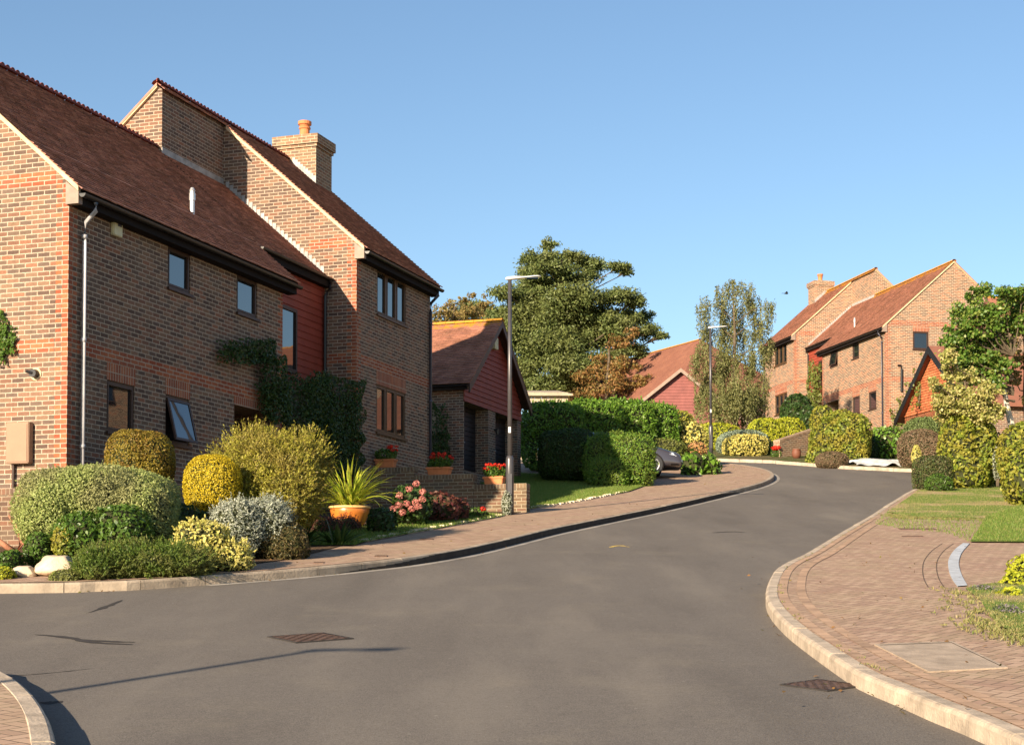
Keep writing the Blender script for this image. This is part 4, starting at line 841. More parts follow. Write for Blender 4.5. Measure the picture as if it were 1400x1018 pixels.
# ------------------------------------------------------------------ stepped garden wall, pots and flowers
wa = LW(1, .02, 11.7, 0); wb_ = LW(1, 3.62, 11.7, 0); PL = gab_pt(1, 11.7)
du = (wb_-wa).to_2d().length; tt_ = lambda u, v: (PL(u, v)-wa).to_2d().length
tops = [PL(540, 638.5).z, PL(605, 648.5).z, PL(675, 661.5).z]; ta, tb = tt_(566, 648), tt_(647, 660); gz = gp(700, 700).z-.4
m0 = Vector((wa.x, wa.y, 0)); m1 = Vector((wb_.x, wb_.y, 0))
plain_wall('garden_wall', 'low brick garden wall stepping down from the left house to the lamp post', (m0, m1), gz, [(0, ta, tops[0], tops[0]), (ta+.01, tb, tops[1], tops[1]), (tb+.01, du, tops[2], tops[2])], M['gbrick'], M['gcap'], .24)
def trough(label, u0, u1, vt, vb, y, fl, glab='geranium troughs on the stepped wall'):
    a, b = P(u0, vb, y), P(u1, vb, y); h = P(u0, vt, y).z-a.z; w = (b.x-a.x); c = (a+b)/2; yaw = -FR[1][1]
    t = thing('planter', label, 'planter', tuple(c+Vector((0, .13, 0))), yaw, None); m = MB(); w2 = w/2; d = .11
    m.hexa([(-w2*.9, -d*.8, 0), (w2*.9, -d*.8, 0), (w2*.9, d*.8, 0), (-w2*.9, d*.8, 0), (-w2, -d, h), (w2, -d, h), (w2, d, h), (-w2, d, h)]); m.build('trough', M['terracotta'], t, bevel=.01)
    m = MB(); m.box(-w2-.015, w2+.015, -d-.015, d+.015, h-.045, h+.004); m.build('rim', M['terracotta'], t, bevel=.008)
    p, nn = sblob((0, 0, h+.10), (w2*1.15, .17, .15), 700, 2., .2, 4, .5, zmin=h-.03, seed=int(u0)); v, q = leaf_quads(p, nn, .05, .8, 1.); raw_mesh('foliage', v, q, [L_['green']], None, t)
    V, Q, off = [], [], 0
    for k in range(fl):
        cx, cy_, cz = random.uniform(-w2*1.05, w2*1.05), random.uniform(-.14, .1), h+random.uniform(.15, .30); p, nn = sblob((cx, cy_, cz), (.05, .05, .035), 38, 2., .1, 3, .3, seed=k); v, q = leaf_quads(p, nn, .03, .9, .5); V.append(v); Q.append(q+off); off += len(v)
    raw_mesh('flowers', np.concatenate(V), np.concatenate(Q), [L_['red']], None, t); return t
yw = lambda u, v: PL(u, v).y-.02
trough('shaded terracotta trough of red geraniums on the highest step of the wall', 513, 541, 627, 638.5, yw(527, 638), 9)
trough('terracotta trough of red geraniums on the middle step of the wall', 584, 617, 638, 648.5, yw(600, 648), 16)
trough('sunlit terracotta trough of red geraniums on the lowest step beside the lamp post', 662, 690, 651, 661.5, yw(676, 661), 13)
# large orange pot with strap leaved plant
c = gp(478, 722); k_ = c.y/FPX; t = thing('plant_pot', 'large round orange pot overflowing with arching strap leaves', 'plant pot', tuple(c)); m = MB(); hh = 30*k_; rr = 27*k_
m.lathe((0, 0, 0), [(.001, 0), (rr*.6, 0), (rr*.8, hh*.3), (rr*.97, hh*.65), (rr, hh*.85), (rr*.96, hh*.93), (rr*1.04, hh*.94), (rr*1.04, hh), (rr*.9, hh), (rr*.88, hh*.9), (.001, hh*.9)], 32); m.build('pot', M['pot_orange'], t, smooth=True); m = MB(); m.lathe((0, 0, 0), [(rr*1.045, hh*.90), (rr*1.06, hh*.93), (rr*1.06, hh*.97), (rr*1.045, hh*1.0)], 32); m.build('rim', plain('pale_rim', (.70, .42, .16), .4), t, smooth=True)
m = MB(); blades(m, (0, 0, hh*.85), 90, 1.0, .036, (2, 38), (15, 75)); blades(m, (0, 0, hh*.85), 85, 1.0, .034, (20, 60), (50, 115)); blades(m, (0, 0, hh*.85), 30, .55, .03, (10, 60), (60, 120)); m.build('leaves', L_['blade'], t, weld=False, recalc=False)
# hydrangea: dark leaves with pink mop heads
hb = [pb(535, 590, 664, 712, 30.5, .45)]; hy = shrub('hydrangea', 'pink flowering hydrangea in front of the stepped wall', 'hydrangea', hb, .075, L_['dkgreen'], 1., .7, lump=.2, depth=.3)
V, Q, off = [], [], 0; org = np.array(hy.location)
for (u, v_) in ((546, 677), (559, 668), (569, 661), (578, 672), (545, 690), (556, 688), (568, 686), (577, 682), (550, 700), (563, 695), (538, 695), (572, 692)):
    q0 = np.array(P(u, v_, 29.95)); p, nn = sblob(q0, (.068, .055, .058), 110, 2., .08, 4, .3, seed=u); a, b = leaf_quads(p, nn, .03, .9, .5); V.append(a-org); Q.append(b+off); off += len(a)
raw_mesh('flower_heads', np.concatenate(V), np.concatenate(Q), [L_['pink']], None, hy)
shrub('bergenia', 'dark reddish leafy plant between the hydrangea and the lit end of the wall', 'plant', [pb(575, 628, 672, 715, 31.8, .4), pb(600, 642, 680, 708, 32.3, .35)], .085, L_['claret'], .9, .7, lump=.15)
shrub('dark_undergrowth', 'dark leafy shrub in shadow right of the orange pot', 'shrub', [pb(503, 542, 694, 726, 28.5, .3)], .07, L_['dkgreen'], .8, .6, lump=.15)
gb = shrub('geranium', 'small ground geranium with a red flower at the foot of the lit wall', 'plant', [pb(636, 668, 694, 708, 33.2, .2)], .05, L_['green'], .8, .7, lump=.15)
p, nn = sblob(np.array(P(661, 695, 32.9)), (.07, .06, .04), 80, 2., .1, 3, .3, seed=4); v, q = leaf_quads(p, nn, .035, .9, .5); raw_mesh('flowers', v-np.array(gb.location), q, [L_['red']], None, gb)
shrub('bedding_plant', 'small grey-green plant against the right end of the lit wall', 'plant', [pb(686, 700, 672, 700, 34.2, .12)], .06, L_['silver'], .8, .3, lump=.15)
# edging stones beside the lawns
def edging(label, pts, group=None):
    ln = smooth_line(pix(pts, .14), 4); V = MB(); ln = resample(ln, .22)
    for a, b in zip(ln, ln[1:]):
        t = (b-a).normalized(); n_ = Vector((-t.y, t.x)); w = random.uniform(.09, .15); z = hg(a.y)+.15+random.uniform(0, .03); j = random.uniform(-.02, .02)
        q = [(a+t*.01+n_*j), (b-t*.01+n_*j), (b-t*.01+n_*(w+j)), (a+t*.01+n_*(w+j))]
        V.hexa([(p.x, p.y, hg(a.y)+.1) for p in q]+[(p.x, p.y, z) for p in q])
    return tag(V.build('lawn_edging', M['edge_stone'], weld=False, bevel=0), label, 'edging')
edging('pale stone edging between the shaded lawn strip and the pavement left of the lamp', [(500, 738.5), (540, 731), (586, 723), (640, 713), (690, 703.5)])
edging('pale stone edging along the front of the sunlit lawn right of the lamp', [(709, 697), (735, 692.5), (775, 687), (820, 679), (859, 671)])
# ------------------------------------------------------------------ street lamps
def lamp(label, u, vb, vt, ubase=None, pos=None, head_az=0., rot=0.):
    b = Vector(pos) if pos else gp(u, vb, .12); top = 5.0 if pos else P(u, vt, b.y).z-b.z
    t = thing('street_lamp', label, 'street lamp', tuple(b), rot, 'street lamps along the road')
    m = MB(); m.tube([(0, 0, -.1), (0, 0, 1.15), (0, 0, 1.22), (0, 0, 1.24)], [.085, .085, .07, .05], 16); bs = m.build('base', M['polegrey'], t, smooth=True)
    m = MB(); m.box(-.045, .045, -.091, -.082, .35, .85); m.build('door', M['polegrey'], bs)
    m = MB(); m.tube([(0, 0, 1.2), (0, 0, top)], [.052, .040], 14); m.build('pole', M['polegrey'], t, smooth=True)
    m = MB(); m.box(-.03, .02, -.058, -.05, 1.72, 1.84); m.build('label_plate', M['white'], t)
    m = MB(); prof = [(-.09, .035, .05), (-.03, .075, .085), (.12, .085, .085), (.28, .07, .05), (.34, .075, .045), (.50, .11, .05), (.60, .10, .045), (.66, .04, .02)]; prev = None; n = 12
    for x, w, h in prof:
        ring = [(x, w*math.cos(2*math.pi*k/n), top+.035+(x*.07)+h*.5*(math.sin(2*math.pi*k/n)*(1. if math.sin(2*math.pi*k/n) > 0 else .8))) for k in range(n)]
        if prev:
            for k in range(n): m.poly([prev[k], prev[(k+1) % n], ring[(k+1) % n], ring[k]])
        else: m.poly(ring)
        prev = ring
    m.poly(prev); hd = m.build('lamp_head', M['white'], t, smooth=True)
    m = MB(); m.box(.36, .6, -.07, .07, top+.028, top+.043); m.build('lens', M['glass'], hd); return t
M['polegrey'] = plain('grey_painted_steel', (.075, .07, .075), .35, .3, var=.12, spec=.5)
lamp('grey street lamp in front of the garage at the end of the stepped wall', 697, 703, 383)
lamp('distant grey street lamp in front of the birch tree', 972, 625, 449)
lamp('street lamp', 0, 0, 0, pos=(-8.4, 2.6, hg(2.6)+.1), rot=0.)['label'] = 'street lamp standing left of the camera outside the picture that shades the near road'
# ------------------------------------------------------------------ hedges and mid ground planting
shrub('laurel_hedge', 'tall glossy green laurel hedge behind the parked car', 'hedge', [pb(712, 800, 551, 640, 54.0, .9), pb(765, 850, 549, 640, 54.9, .9), pb(815, 895, 548, 640, 55.9, .9), pb(850, 928, 553, 640, 56.7, .9)], .10, L_['laurel'], 1.5, .5, e=4.2, lump=.05, lf=6, depth=.2, jitter=.9, spray=500, spl=.18, sleaf=.09)
shrub('privet_hedge', 'dense green hedge at the edge of the sunlit lawn hiding the middle of the car', 'hedge', [pb(798, 860, 592, 667, 47.2, .9), pb(825, 896, 595, 668, 46.6, .9), pb(805, 860, 625, 670, 46.0, .6)], .055, leafmat('hedge_leaf', [(.06, .15, .02), (.12, .24, .03), (.19, .31, .04), (.25, .30, .045)], .4, patch=(.17, .22, .04), ps=2.), 1.1, .55, e=3.2, lump=.07, lf=5, depth=.22, spray=350, spl=.16, sleaf=.05)
shrub('privet_hedge', 'shaded left length of green hedge beside the garage drive', 'hedge', [pb(735, 780, 589, 652, 48.3, .7), pb(752, 815, 586, 654, 48.2, .8)], .06, L_['dkgreen'], 1., .55, e=3.2, lump=.05)
shrub('evergreen_shrub', 'small pale speckled shrub under the shaded hedge at the back of the lawn', 'shrub', [pb(745, 772, 634, 655, 49.5, .3)], .08, L_['silver'], .5, .5, lump=.2)
shrub('low_hedge', 'low olive green hedge behind the nose of the silver car', 'hedge', [pb(860, 940, 600, 640, 55.5, .8)], .09, L_['olive'], .9, .5, e=3., lump=.06)
shrub('variegated_shrub', 'cream variegated shrub left of the distant street lamp', 'shrub', [pb(922, 968, 578, 626, 57., .6)], .13, L_['varieg'], .8, .55, lump=.14, lf=4)
shrub('azalea', 'small peach flowered shrub under the variegated shrub', 'shrub', [pb(940, 966, 604, 626, 55.5, .4)], .09, leafmat('peach_petal', [(.60, .30, .12), (.50, .25, .12), (.30, .26, .06)]), .8, .6, lump=.15)
shrub('broad_leaved_plant', 'bright green broad leaved plants in front of the distant street lamp', 'plant', [pb(930, 965, 618, 658, 52.3, .5), pb(950, 985, 622, 657, 52.6, .5)], .17, L_['laurel'], 1.1, .75, lump=.25, lf=5, jitter=1., depth=.3)
shrub('conifer_hedge', 'long lime yellow hedge strip running behind the distant street lamp', 'hedge', [pb(945, 1015, 579, 625, 68., .8)], .10, L_['lime'], .9, .4, e=3.2, lump=.05)
shrub('conifer_shrub', 'large domed lime yellow conifer below the far house', 'shrub', [pb(1020, 1075, 572, 625, 67., 1.), pb(1050, 1102, 571, 622, 67.3, 1.)], .12, L_['lime'], .9, .35, e=2.6, lump=.05, up=.6)
shrub('grey_green_shrub', 'wide blue-grey domed shrub behind the pale yellow clipped mound', 'shrub', [pb(979, 1052, 588, 626, 65.5, .9)], .08, leafmat('blue_grey_leaf', [(.22, .28, .20), (.32, .38, .28), (.18, .23, .15)]), .9, .5, e=2.6, lump=.05)
shrub('variegated_shrub', 'pale yellow clipped mound on the far side of the drive', 'shrub', [pb(988, 1050, 594, 626, 64., .8)], .10, leafmat('pale_yellow_leaf', [(.55, .46, .10), (.68, .58, .18), (.42, .40, .08)]), .9, .6, e=2.8, lump=.06)
shrub('dark_undergrowth', 'dark green shrub between the pale yellow mound and the sloping wall', 'shrub', [pb(1036, 1066, 604, 627, 64.3, .5)], .10, L_['dkgreen'], .8, .5, lump=.1)
fb = shrub('geranium', 'red flowering plant in a pot beside the sloping wall', 'plant', [pb(1054, 1068, 611, 627, 62.8, .22)], .07, L_['green'], .8, .7, lump=.15)
p, nn = sblob(np.array(P(1061, 612, 62.6)), (.2, .15, .08), 160, 2., .1, 3, .3, seed=4); v, q = leaf_quads(p, nn, .07, .9, .5); raw_mesh('flowers', v-np.array(fb.location), q, [L_['red']], None, fb)
# sloping brick wall with a brown urn
A, B = P(1066, 630, 62.6), P(1126, 630, 64.5); z0 = hg(62)-.1
plain_wall('sloping_wall', 'brick wall with a sloping top at the bend beyond the road', ((A.x, A.y, 0), (B.x, B.y, 0)), z0, [(0, (B-A).to_2d().length, P(1066, 601, 62.6).z, P(1122, 581, 64.4).z)], M['wallbrick'], M['wallcap'], .3)
c = P(1089, 628, 62.0); t = thing('urn', 'round brown urn lying against the sloping wall', 'urn', (c.x, c.y, hg(c.y)+.1)); m = MB(); m.lathe((0, 0, 0), [(.001, 0), (.12, 0), (.17, .12), (.18, .25), (.15, .33), (.17, .36), (.13, .36), (.10, .25), (.001, .2)], 18); m.build('urn_body', plain('brown_pot', (.16, .06, .035), .6), t, smooth=True)
m = MB(); m.lathe((0, 0, 0), [(.001, .30), (.12, .31), (.001, .33)], 12); m.build('soil_surface', M['soil'], t)
shrub('laurel_hedge', 'big yellow-green leafy hedge mass right of the sloping wall', 'hedge', [pb(1108, 1160, 572, 640, 60.5, 1.1), pb(1135, 1190, 566, 640, 60.3, 1.2), pb(1120, 1172, 562, 620, 61, 1.), pb(1102, 1135, 612, 638, 59.3, .5)], .13, L_['limeg'], 1., .55, e=2.6, lump=.10, lf=4)
shrub('heather', 'grey-brown heather dome at the far kerb', 'shrub', [pb(1114, 1160, 617, 640, 57.9, .6)], .06, L_['brown'], .9, .3, e=2.2, lump=.06, up=.5)
shrub('laurel_hedge', 'leafy hedge below the downpipe corner of the far sunlit house', 'hedge', [pb(1186, 1238, 584, 640, 62.5, .9)], .15, L_['laurel'], .9, .55, e=2.8, lump=.12)
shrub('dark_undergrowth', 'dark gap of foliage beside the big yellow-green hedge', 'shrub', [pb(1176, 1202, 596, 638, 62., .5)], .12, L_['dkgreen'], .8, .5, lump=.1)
shrub('evergreen_shrub', 'dark rounded shrub hiding the door side of the far house', 'shrub', [pb(1068, 1112, 540, 600, 72., 1.2), pb(1090, 1124, 555, 602, 71., 1.)], .15, L_['dkgreen'], .9, .5, lump=.12)
shrub('evergreen_shrub', 'yellowish leafy shrub under the porch of the far house', 'shrub', [pb(1108, 1140, 556, 600, 69.5, .9)], .15, L_['limeg'], .8, .5, lump=.15)
shrub('heather', 'large pinkish brown rounded shrub at the right of the far garden', 'shrub', [pb(1228, 1285, 586, 640, 56.5, .9), pb(1245, 1292, 598, 640, 54.5, .7)], .08, L_['brown'], 1., .35, e=2.4, lump=.07)
shrub('conifer_shrub', 'small pale yellow cone shaped conifer in front of the brown shrub', 'shrub', [pb(1246, 1260, 607, 636, 52.5, .2)], .07, L_['varieg'], .9, .4, e=1.7, lump=.05)
shrub('ornamental_grass', 'soft grey-green grassy shrub below the tile hung gable', 'shrub', [pb(1235, 1290, 570, 612, 60., .8)], .12, leafmat('grassy_leaf', [(.16, .22, .06), (.22, .28, .10), (.12, .18, .05)]), .9, .18, e=2.2, lump=.08, up=1.5)
shrub('clipped_hedge', 'low dark box hedge at the edge of the right lawn', 'hedge', [pb(1249, 1300, 623, 670, 44.8, .5)], .05, leafmat('box_leaf', [(.05, .09, .02), (.09, .12, .03), (.16, .12, .06), (.06, .10, .02)]), 1., .6, e=4., lump=.03)
shrub('evergreen_shrub', 'bright green low plant at the foot of the dark box hedge', 'shrub', [pb(1264, 1302, 648, 670, 43.6, .3)], .06, L_['green'], .9, .5, lump=.12)
shrub('golden_hedge', 'tall golden and green leafy hedge under the maple tree', 'hedge', [pb(1286, 1332, 568, 664, 45.6, .8), pb(1312, 1362, 575, 664, 45.8, .8), pb(1290, 1350, 620, 667, 45.0, .6)], .12, L_['limeg'], 1., .55, e=2.7, lump=.10, lf=4)
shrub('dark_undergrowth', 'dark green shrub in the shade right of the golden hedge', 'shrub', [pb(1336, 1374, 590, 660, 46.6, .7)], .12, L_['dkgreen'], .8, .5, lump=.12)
shrub('silver_shrub', 'small blue-grey plant in the gap beneath the pale tree trunk', 'shrub', [pb(1358, 1370, 612, 652, 44.8, .15)], .07, L_['silver'], .7, .5, lump=.15)
shrub('evergreen_shrub', 'glossy yellow-green bush cut by the right picture edge', 'shrub', [pb(1372, 1440, 604, 690, 37.5, .7), pb(1366, 1420, 580, 660, 38.5, .7)], .10, L_['limeg'], .95, .6, lump=.12, lf=4)
shrub('lime_shrub', 'lime yellow low shrub on the grass at the right picture edge', 'shrub', [pb(1380, 1440, 755, 802, G(1400, 796).y, .3), pb(1368, 1412, 780, 820, G(1390, 814).y, .25), pb(1362, 1398, 804, 835, G(1380, 830).y, .18)], .06, L_['lime'], .9, .5, lump=.18, core=.75)
shrub('catmint', 'loose grey-green catmint beside the end of the drain channel', 'plant', [pb(1318, 1368, 798, 828, G(1345, 822).y, .25), pb(1352, 1405, 826, 862, G(1378, 856).y, .25)], .035, leafmat('catmint_leaf', [(.13, .18, .06), (.18, .22, .09), (.22, .16, .24), (.10, .14, .04)]), .8, .4, lump=.25, depth=.5, up=.3, core=.6)
# white ground sheet on the far bed
a = [G(1163, 634, .13), G(1195, 636, .13), G(1246, 635, .13), G(1244, 628, .13), G(1210, 626.5, .13), G(1190, 624.5, .13)]
nn_ = 22; V = []; 
for j in range(nn_):
    for i in range(nn_*2):
        s_, q_ = i/(nn_*2-1), j/(nn_-1); x = 12.1+s_*2.6; y = 57.2+q_*3.0-s_*1.0; V.append((x+.1*math.sin(q_*7), y+.15*math.sin(s_*13), hg(y)+.15+.05*math.sin(s_*17+q_*5)*math.sin(q_*9+s_*4)+.03*math.sin(s_*31+q_*23)+.13*math.exp(-((s_-.4)**2+(q_-.5)**2)*9)))
F_ = [(j*nn_*2+i, j*nn_*2+i+1, (j+1)*nn_*2+i+1, (j+1)*nn_*2+i) for j in range(nn_-1) for i in range(nn_*2-1)]
me = bpy.data.meshes.new('ground_sheet'); me.from_pydata(V, [], F_); me.materials.append(plain('white_fleece', (.48, .48, .47), .9, var=.25, scale=4)); me.polygons.foreach_set('use_smooth', [True]*len(F_)); o = bpy.data.objects.new('ground_sheet', me); COL.objects.link(o); tag(o, 'crumpled white garden fleece lying on the far bed', 'sheet')
# ------------------------------------------------------------------ trees
def tree(name, label, base, clumps, leaf, mat, asp=.5, per=1., trunk_r=.25, bark='bark', droop=0., flat=.35, sub=14, spread=1., jitter=1., subr=.26, group=None, lean=(0, 0), limbs=True, hang=0., out=.0, th=.88):
    """clumps: (centre, radii); every clump is filled with small leafy sprays"""
    base = np.array(base); V, Q, off = [], [], 0; tips = []
    for i, (c, r) in enumerate(clumps):
        c = np.array(c); r = np.array(r); k = max(4, int(sub))
        d = unit(rng.normal(size=(k, 3))); cs = c+d*r*(rng.random((k, 1))**.45)*.95; tips += [tuple(x) for x in cs[:5]]
        for s in cs:
            R = np.array([1, 1, flat])*r.mean()*subr*rng.uniform(.6, 1.5); area = 4*np.pi*R[0]*R[0]*.6; n = int(area/(leaf*leaf*asp*.5)*.75*per)+6
            g = rng.normal(size=(n, 3))*R*.62; p = s+g
            if droop: p[:, 2] -= droop*(g[:, 0]**2+g[:, 1]**2)/max(R[0], .01)
            if hang: p[:, 2] -= rng.random(n)**1.3*hang*rng.uniform(.5, 1.3); p[:, 0] = s[0]+(p[:, 0]-s[0])*.55; 
            nn = g/np.maximum(np.linalg.norm(g, axis=1, keepdims=True), 1e-6)+np.array([0, 0, .5])
            v, q = leaf_quads(p, nn, leaf, asp, jitter, tang=(np.tile([[0, 0, -1.]], (n, 1)) if hang else g*out if out else None)); V.append(v-base); Q.append(q+off); off += len(v)
    t = thing(name, label, 'tree', tuple(base), 0, group); raw_mesh('crown', np.concatenate(V), np.concatenate(Q), [mat], None, t)
    m = MB(); top = max(c[0][2] for c in clumps)-base[2]; cxm = np.mean([c[0][0] for c in clumps])-base[0]
    tr = [(lean[0]*k/8*top+(cxm*.6)*(k/8)**1.5+math.sin(k*1.3)*.04*top/8, lean[1]*k/8*top, top*th*k/8) for k in range(9)]; tr[0] = (0, 0, -.3); m.tube(tr, [trunk_r*(1-.85*k/8)+.01 for k in range(9)], 10)
    if limbs:
        lm = m
        for i, (c, r) in enumerate(clumps):
            e = np.array(c)-base; h = max(.15*top, min(e[2]-.35*abs(e[0])-.2, top*th)); k = h/top; s = np.array([lean[0]*h, lean[1]*h, h]); mid = s*.5+e*.5+np.array([0, 0, -.04*top if not hang else .03*top])
            rr = trunk_r*(1-.85*k)*.36+.010; lm.tube([tuple(s), tuple(mid), tuple(e)], [rr, rr*.6, rr*.25], 6, 1)
            for tp in tips[i*5:i*5+5]: w = np.array(tp)-base; lm.tube([tuple(mid*.3+e*.7), tuple((mid*.3+e*.7)*.4+w*.6+np.array([0, 0, .05])), tuple(w)], [rr*.35, rr*.22, rr*.1+.004], 4, 1)
    m.build('trunk', [M[bark], M['bark']], t, smooth=True, weld=False)
    return t
def cl(u, v, ru, rv, y, dy=0., ry=None): c = P(u, v, y+dy); k = y/FPX; return ((c.x, c.y, c.z), (ru*k, (ry or ru)*k, rv*k))
Y = 103.
ced = [(752, 334, 16, 9), (735, 352, 30, 9), (775, 350, 30, 8), (722, 368, 20, 8), (760, 366, 44, 9), (812, 362, 34, 7), (848, 364, 20, 6), (740, 384, 45, 10), (795, 378, 38, 7), (858, 372, 12, 4), (690, 400, 30, 12), (735, 405, 50, 14), (790, 402, 50, 14), (840, 405, 38, 12), (868, 412, 20, 10), (700, 430, 45, 18), (760, 432, 60, 18), (825, 432, 50, 18), (878, 432, 22, 12), (650, 420, 30, 12), (628, 432, 22, 10), (700, 462, 50, 20), (765, 465, 60, 20), (830, 460, 50, 18), (885, 452, 26, 12), (905, 458, 12, 6), (720, 495, 45, 20), (780, 498, 55, 18), (840, 488, 30, 14), (872, 478, 24, 10), (735, 525, 50, 18), (790, 530, 45, 16), (780, 420, 70, 20), (730, 450, 60, 20), (800, 445, 70, 20), (750, 480, 60, 22) , (850, 440, 36, 20), (700, 505, 40, 20), (680, 440, 34, 22), (665, 455, 30, 20)]
tree('cedar_tree', 'huge spreading dark evergreen rising behind the garage with layered branches', P(762, 560, Y), [cl(u, v, a*.86, b*.85, Y, random.uniform(-2.2, 2.2)) for u, v, a, b in ced], .21, L_['cedar'], .4, 1.2, .42, flat=.62, sub=26, subr=.33, droop=.2, out=1.)
tree('beech_tree', 'copper orange tree in front of the lower right of the evergreen', P(830, 575, 97.), [cl(u, v, a, b, 97., random.uniform(-1, 1)) for u, v, a, b in ((845, 470, 16, 14), (862, 455, 10, 10), (825, 500, 26, 14), (855, 500, 20, 14), (800, 515, 22, 12), (835, 525, 34, 14), (800, 540, 30, 12), (860, 535, 28, 12), (878, 520, 16, 10), (790, 548, 18, 8))], .19, L_['copper'], .5, .85, .2, sub=18, flat=.55, subr=.3)
tree('autumn_tree', 'thin brownish autumn tree above the garage roof', P(610, 520, 88.), [cl(u, v, a, b, 88., random.uniform(-1, 1)) for u, v, a, b in ((600, 428, 16, 9), (618, 420, 18, 10), (640, 425, 16, 12), (645, 402, 6, 6), (604, 440, 22, 8), (662, 415, 14, 12), (634, 410, 8, 5), (625, 434, 22, 8), (650, 432, 20, 10))], .17, L_['autumn'], .5, .9, .12, sub=16, flat=.7)
bir = [(1000, 395, 10, 12), (985, 405, 12, 14), (1018, 402, 14, 12), (1030, 420, 14, 14), (965, 425, 14, 16), (995, 430, 26, 16), (1050, 425, 12, 12), (1040, 450, 18, 18), (975, 460, 22, 20), (1010, 460, 28, 20), (960, 490, 16, 22), (990, 500, 30, 24), (1030, 495, 28, 24), (1052, 480, 10, 14), (968, 530, 22, 24), (1000, 540, 34, 26), (1035, 540, 24, 26), (975, 560, 26, 18), (1020, 562, 30, 16), (955, 545, 10, 18)]
tree('birch_tree', 'tall airy weeping birch left of the far house', P(1005, 590, 72.), [cl(u, v-8, a, b, 72., random.uniform(-1.2, 1.2)) for u, v, a, b in bir],   .10, L_['birch'], .45, .95, .13, 'bark', flat=.7, sub=24, hang=1.0, subr=.26)
mp = [(1345, 396, 18, 8), (1332, 408, 14, 8), (1372, 400, 22, 10), (1398, 402, 18, 12), (1320, 425, 22, 12), (1352, 422, 26, 14), (1388, 430, 26, 14), (1308, 445, 20, 12), (1338, 448, 30, 16), (1372, 450, 26, 14), (1302, 468, 18, 14), (1330, 475, 32, 16), (1350, 495, 30, 16), (1318, 492, 24, 14), (1340, 515, 28, 12), (1372, 500, 18, 12), (1362, 525, 18, 10), (1360, 470, 26, 14), (1316, 458, 22, 14), (1325, 505, 24, 12), (1345, 435, 26, 14), (1402, 440, 16, 16), (1384, 412, 20, 10), (1414, 420, 16, 16), (1300, 490, 12, 12)]
tree('maple_tree', 'green leafed maple with a pale trunk at the right edge', P(1390, 625, 47.), [cl(u, v, a, b, 47., random.uniform(-.8, .8)) for u, v, a, b in mp], .095, L_['maple'], .8, 1.0, .12, 'palebark', flat=.6, sub=20, lean=(-.03, 0), subr=.3, th=.6)
tree('golden_tree', 'small creamy gold leafed tree in front of the maple', P(1325, 640, 45.5), [cl(u, v, a, b, 45.5, random.uniform(-.5, .5)) for u, v, a, b in ((1300, 508, 16, 12), (1320, 515, 18, 10), (1350, 535, 20, 14), (1300, 545, 20, 14), (1322, 550, 28, 14), (1345, 568, 22, 12), (1290, 568, 14, 10), (1312, 590, 26, 10), (1288, 530, 14, 10), (1276, 520, 8, 8), (1364, 560, 14, 14), (1298, 488, 12, 14), (1288, 548, 14, 14), (1310, 535, 22, 12), (1335, 540, 18, 10), (1296, 555, 20, 10), (1325, 560, 26, 12), (1350, 555, 16, 10), (1310, 578, 26, 10), (1340, 580, 20, 8), (1282, 545, 8, 6))], .085, L_['goldleaf'], .75, 1.0, .07, flat=.6, sub=22, subr=.3)
tree('autumn_tree', 'brown and green tinted branches behind the pale trunk at the right edge', P(1405, 630, 50.), [cl(u, v, a, b, 50., random.uniform(-.6, .6)) for u, v, a, b in ((1380, 470, 16, 14), (1398, 490, 16, 14), (1385, 515, 12, 14), (1405, 455, 12, 14), (1402, 540, 14, 16), (1412, 420, 14, 14))], .12, L_['autumn'], .7, .9, .1, flat=.6, sub=18)
# trees beyond the far houses, seen only from the side
for i, (x, y, h) in enumerate(((-40, 112, 9), (-28, 120, 8), (-52, 105, 10), (55, 118, 9), (68, 110, 10))):
    z = hg(y); tree('distant_tree', 'round green tree on the rise beyond the houses', (x, y, z), [((x+random.uniform(-2.5, 2.5), y+random.uniform(-2, 2), z+h*q), (2.4, 2.4, 1.6)) for q in (.5, .6, .7, .8, .55, .65)], .5, L_['olive'], .6, .8, .3, sub=9, group='green trees on the rise beyond the houses')
for x, y, h in ((33, 52, 9), (17.5, 36.5, 5)): tree('garden_tree', 'tall leafy tree beside the house beyond the right picture edge' if h > 6 else 'small leafy tree in front of the house beyond the right picture edge', (x, y, hg(y)), [((x+random.uniform(-1.5, 1.5)*h/8, y+random.uniform(-1, 1), hg(y)+h*q), (1.7*h/8, 1.7*h/8, 1.2*h/8)) for q in (.5, .62, .75, .85, .6)], .3, L_['olive'], .6, .9, .2, sub=10)
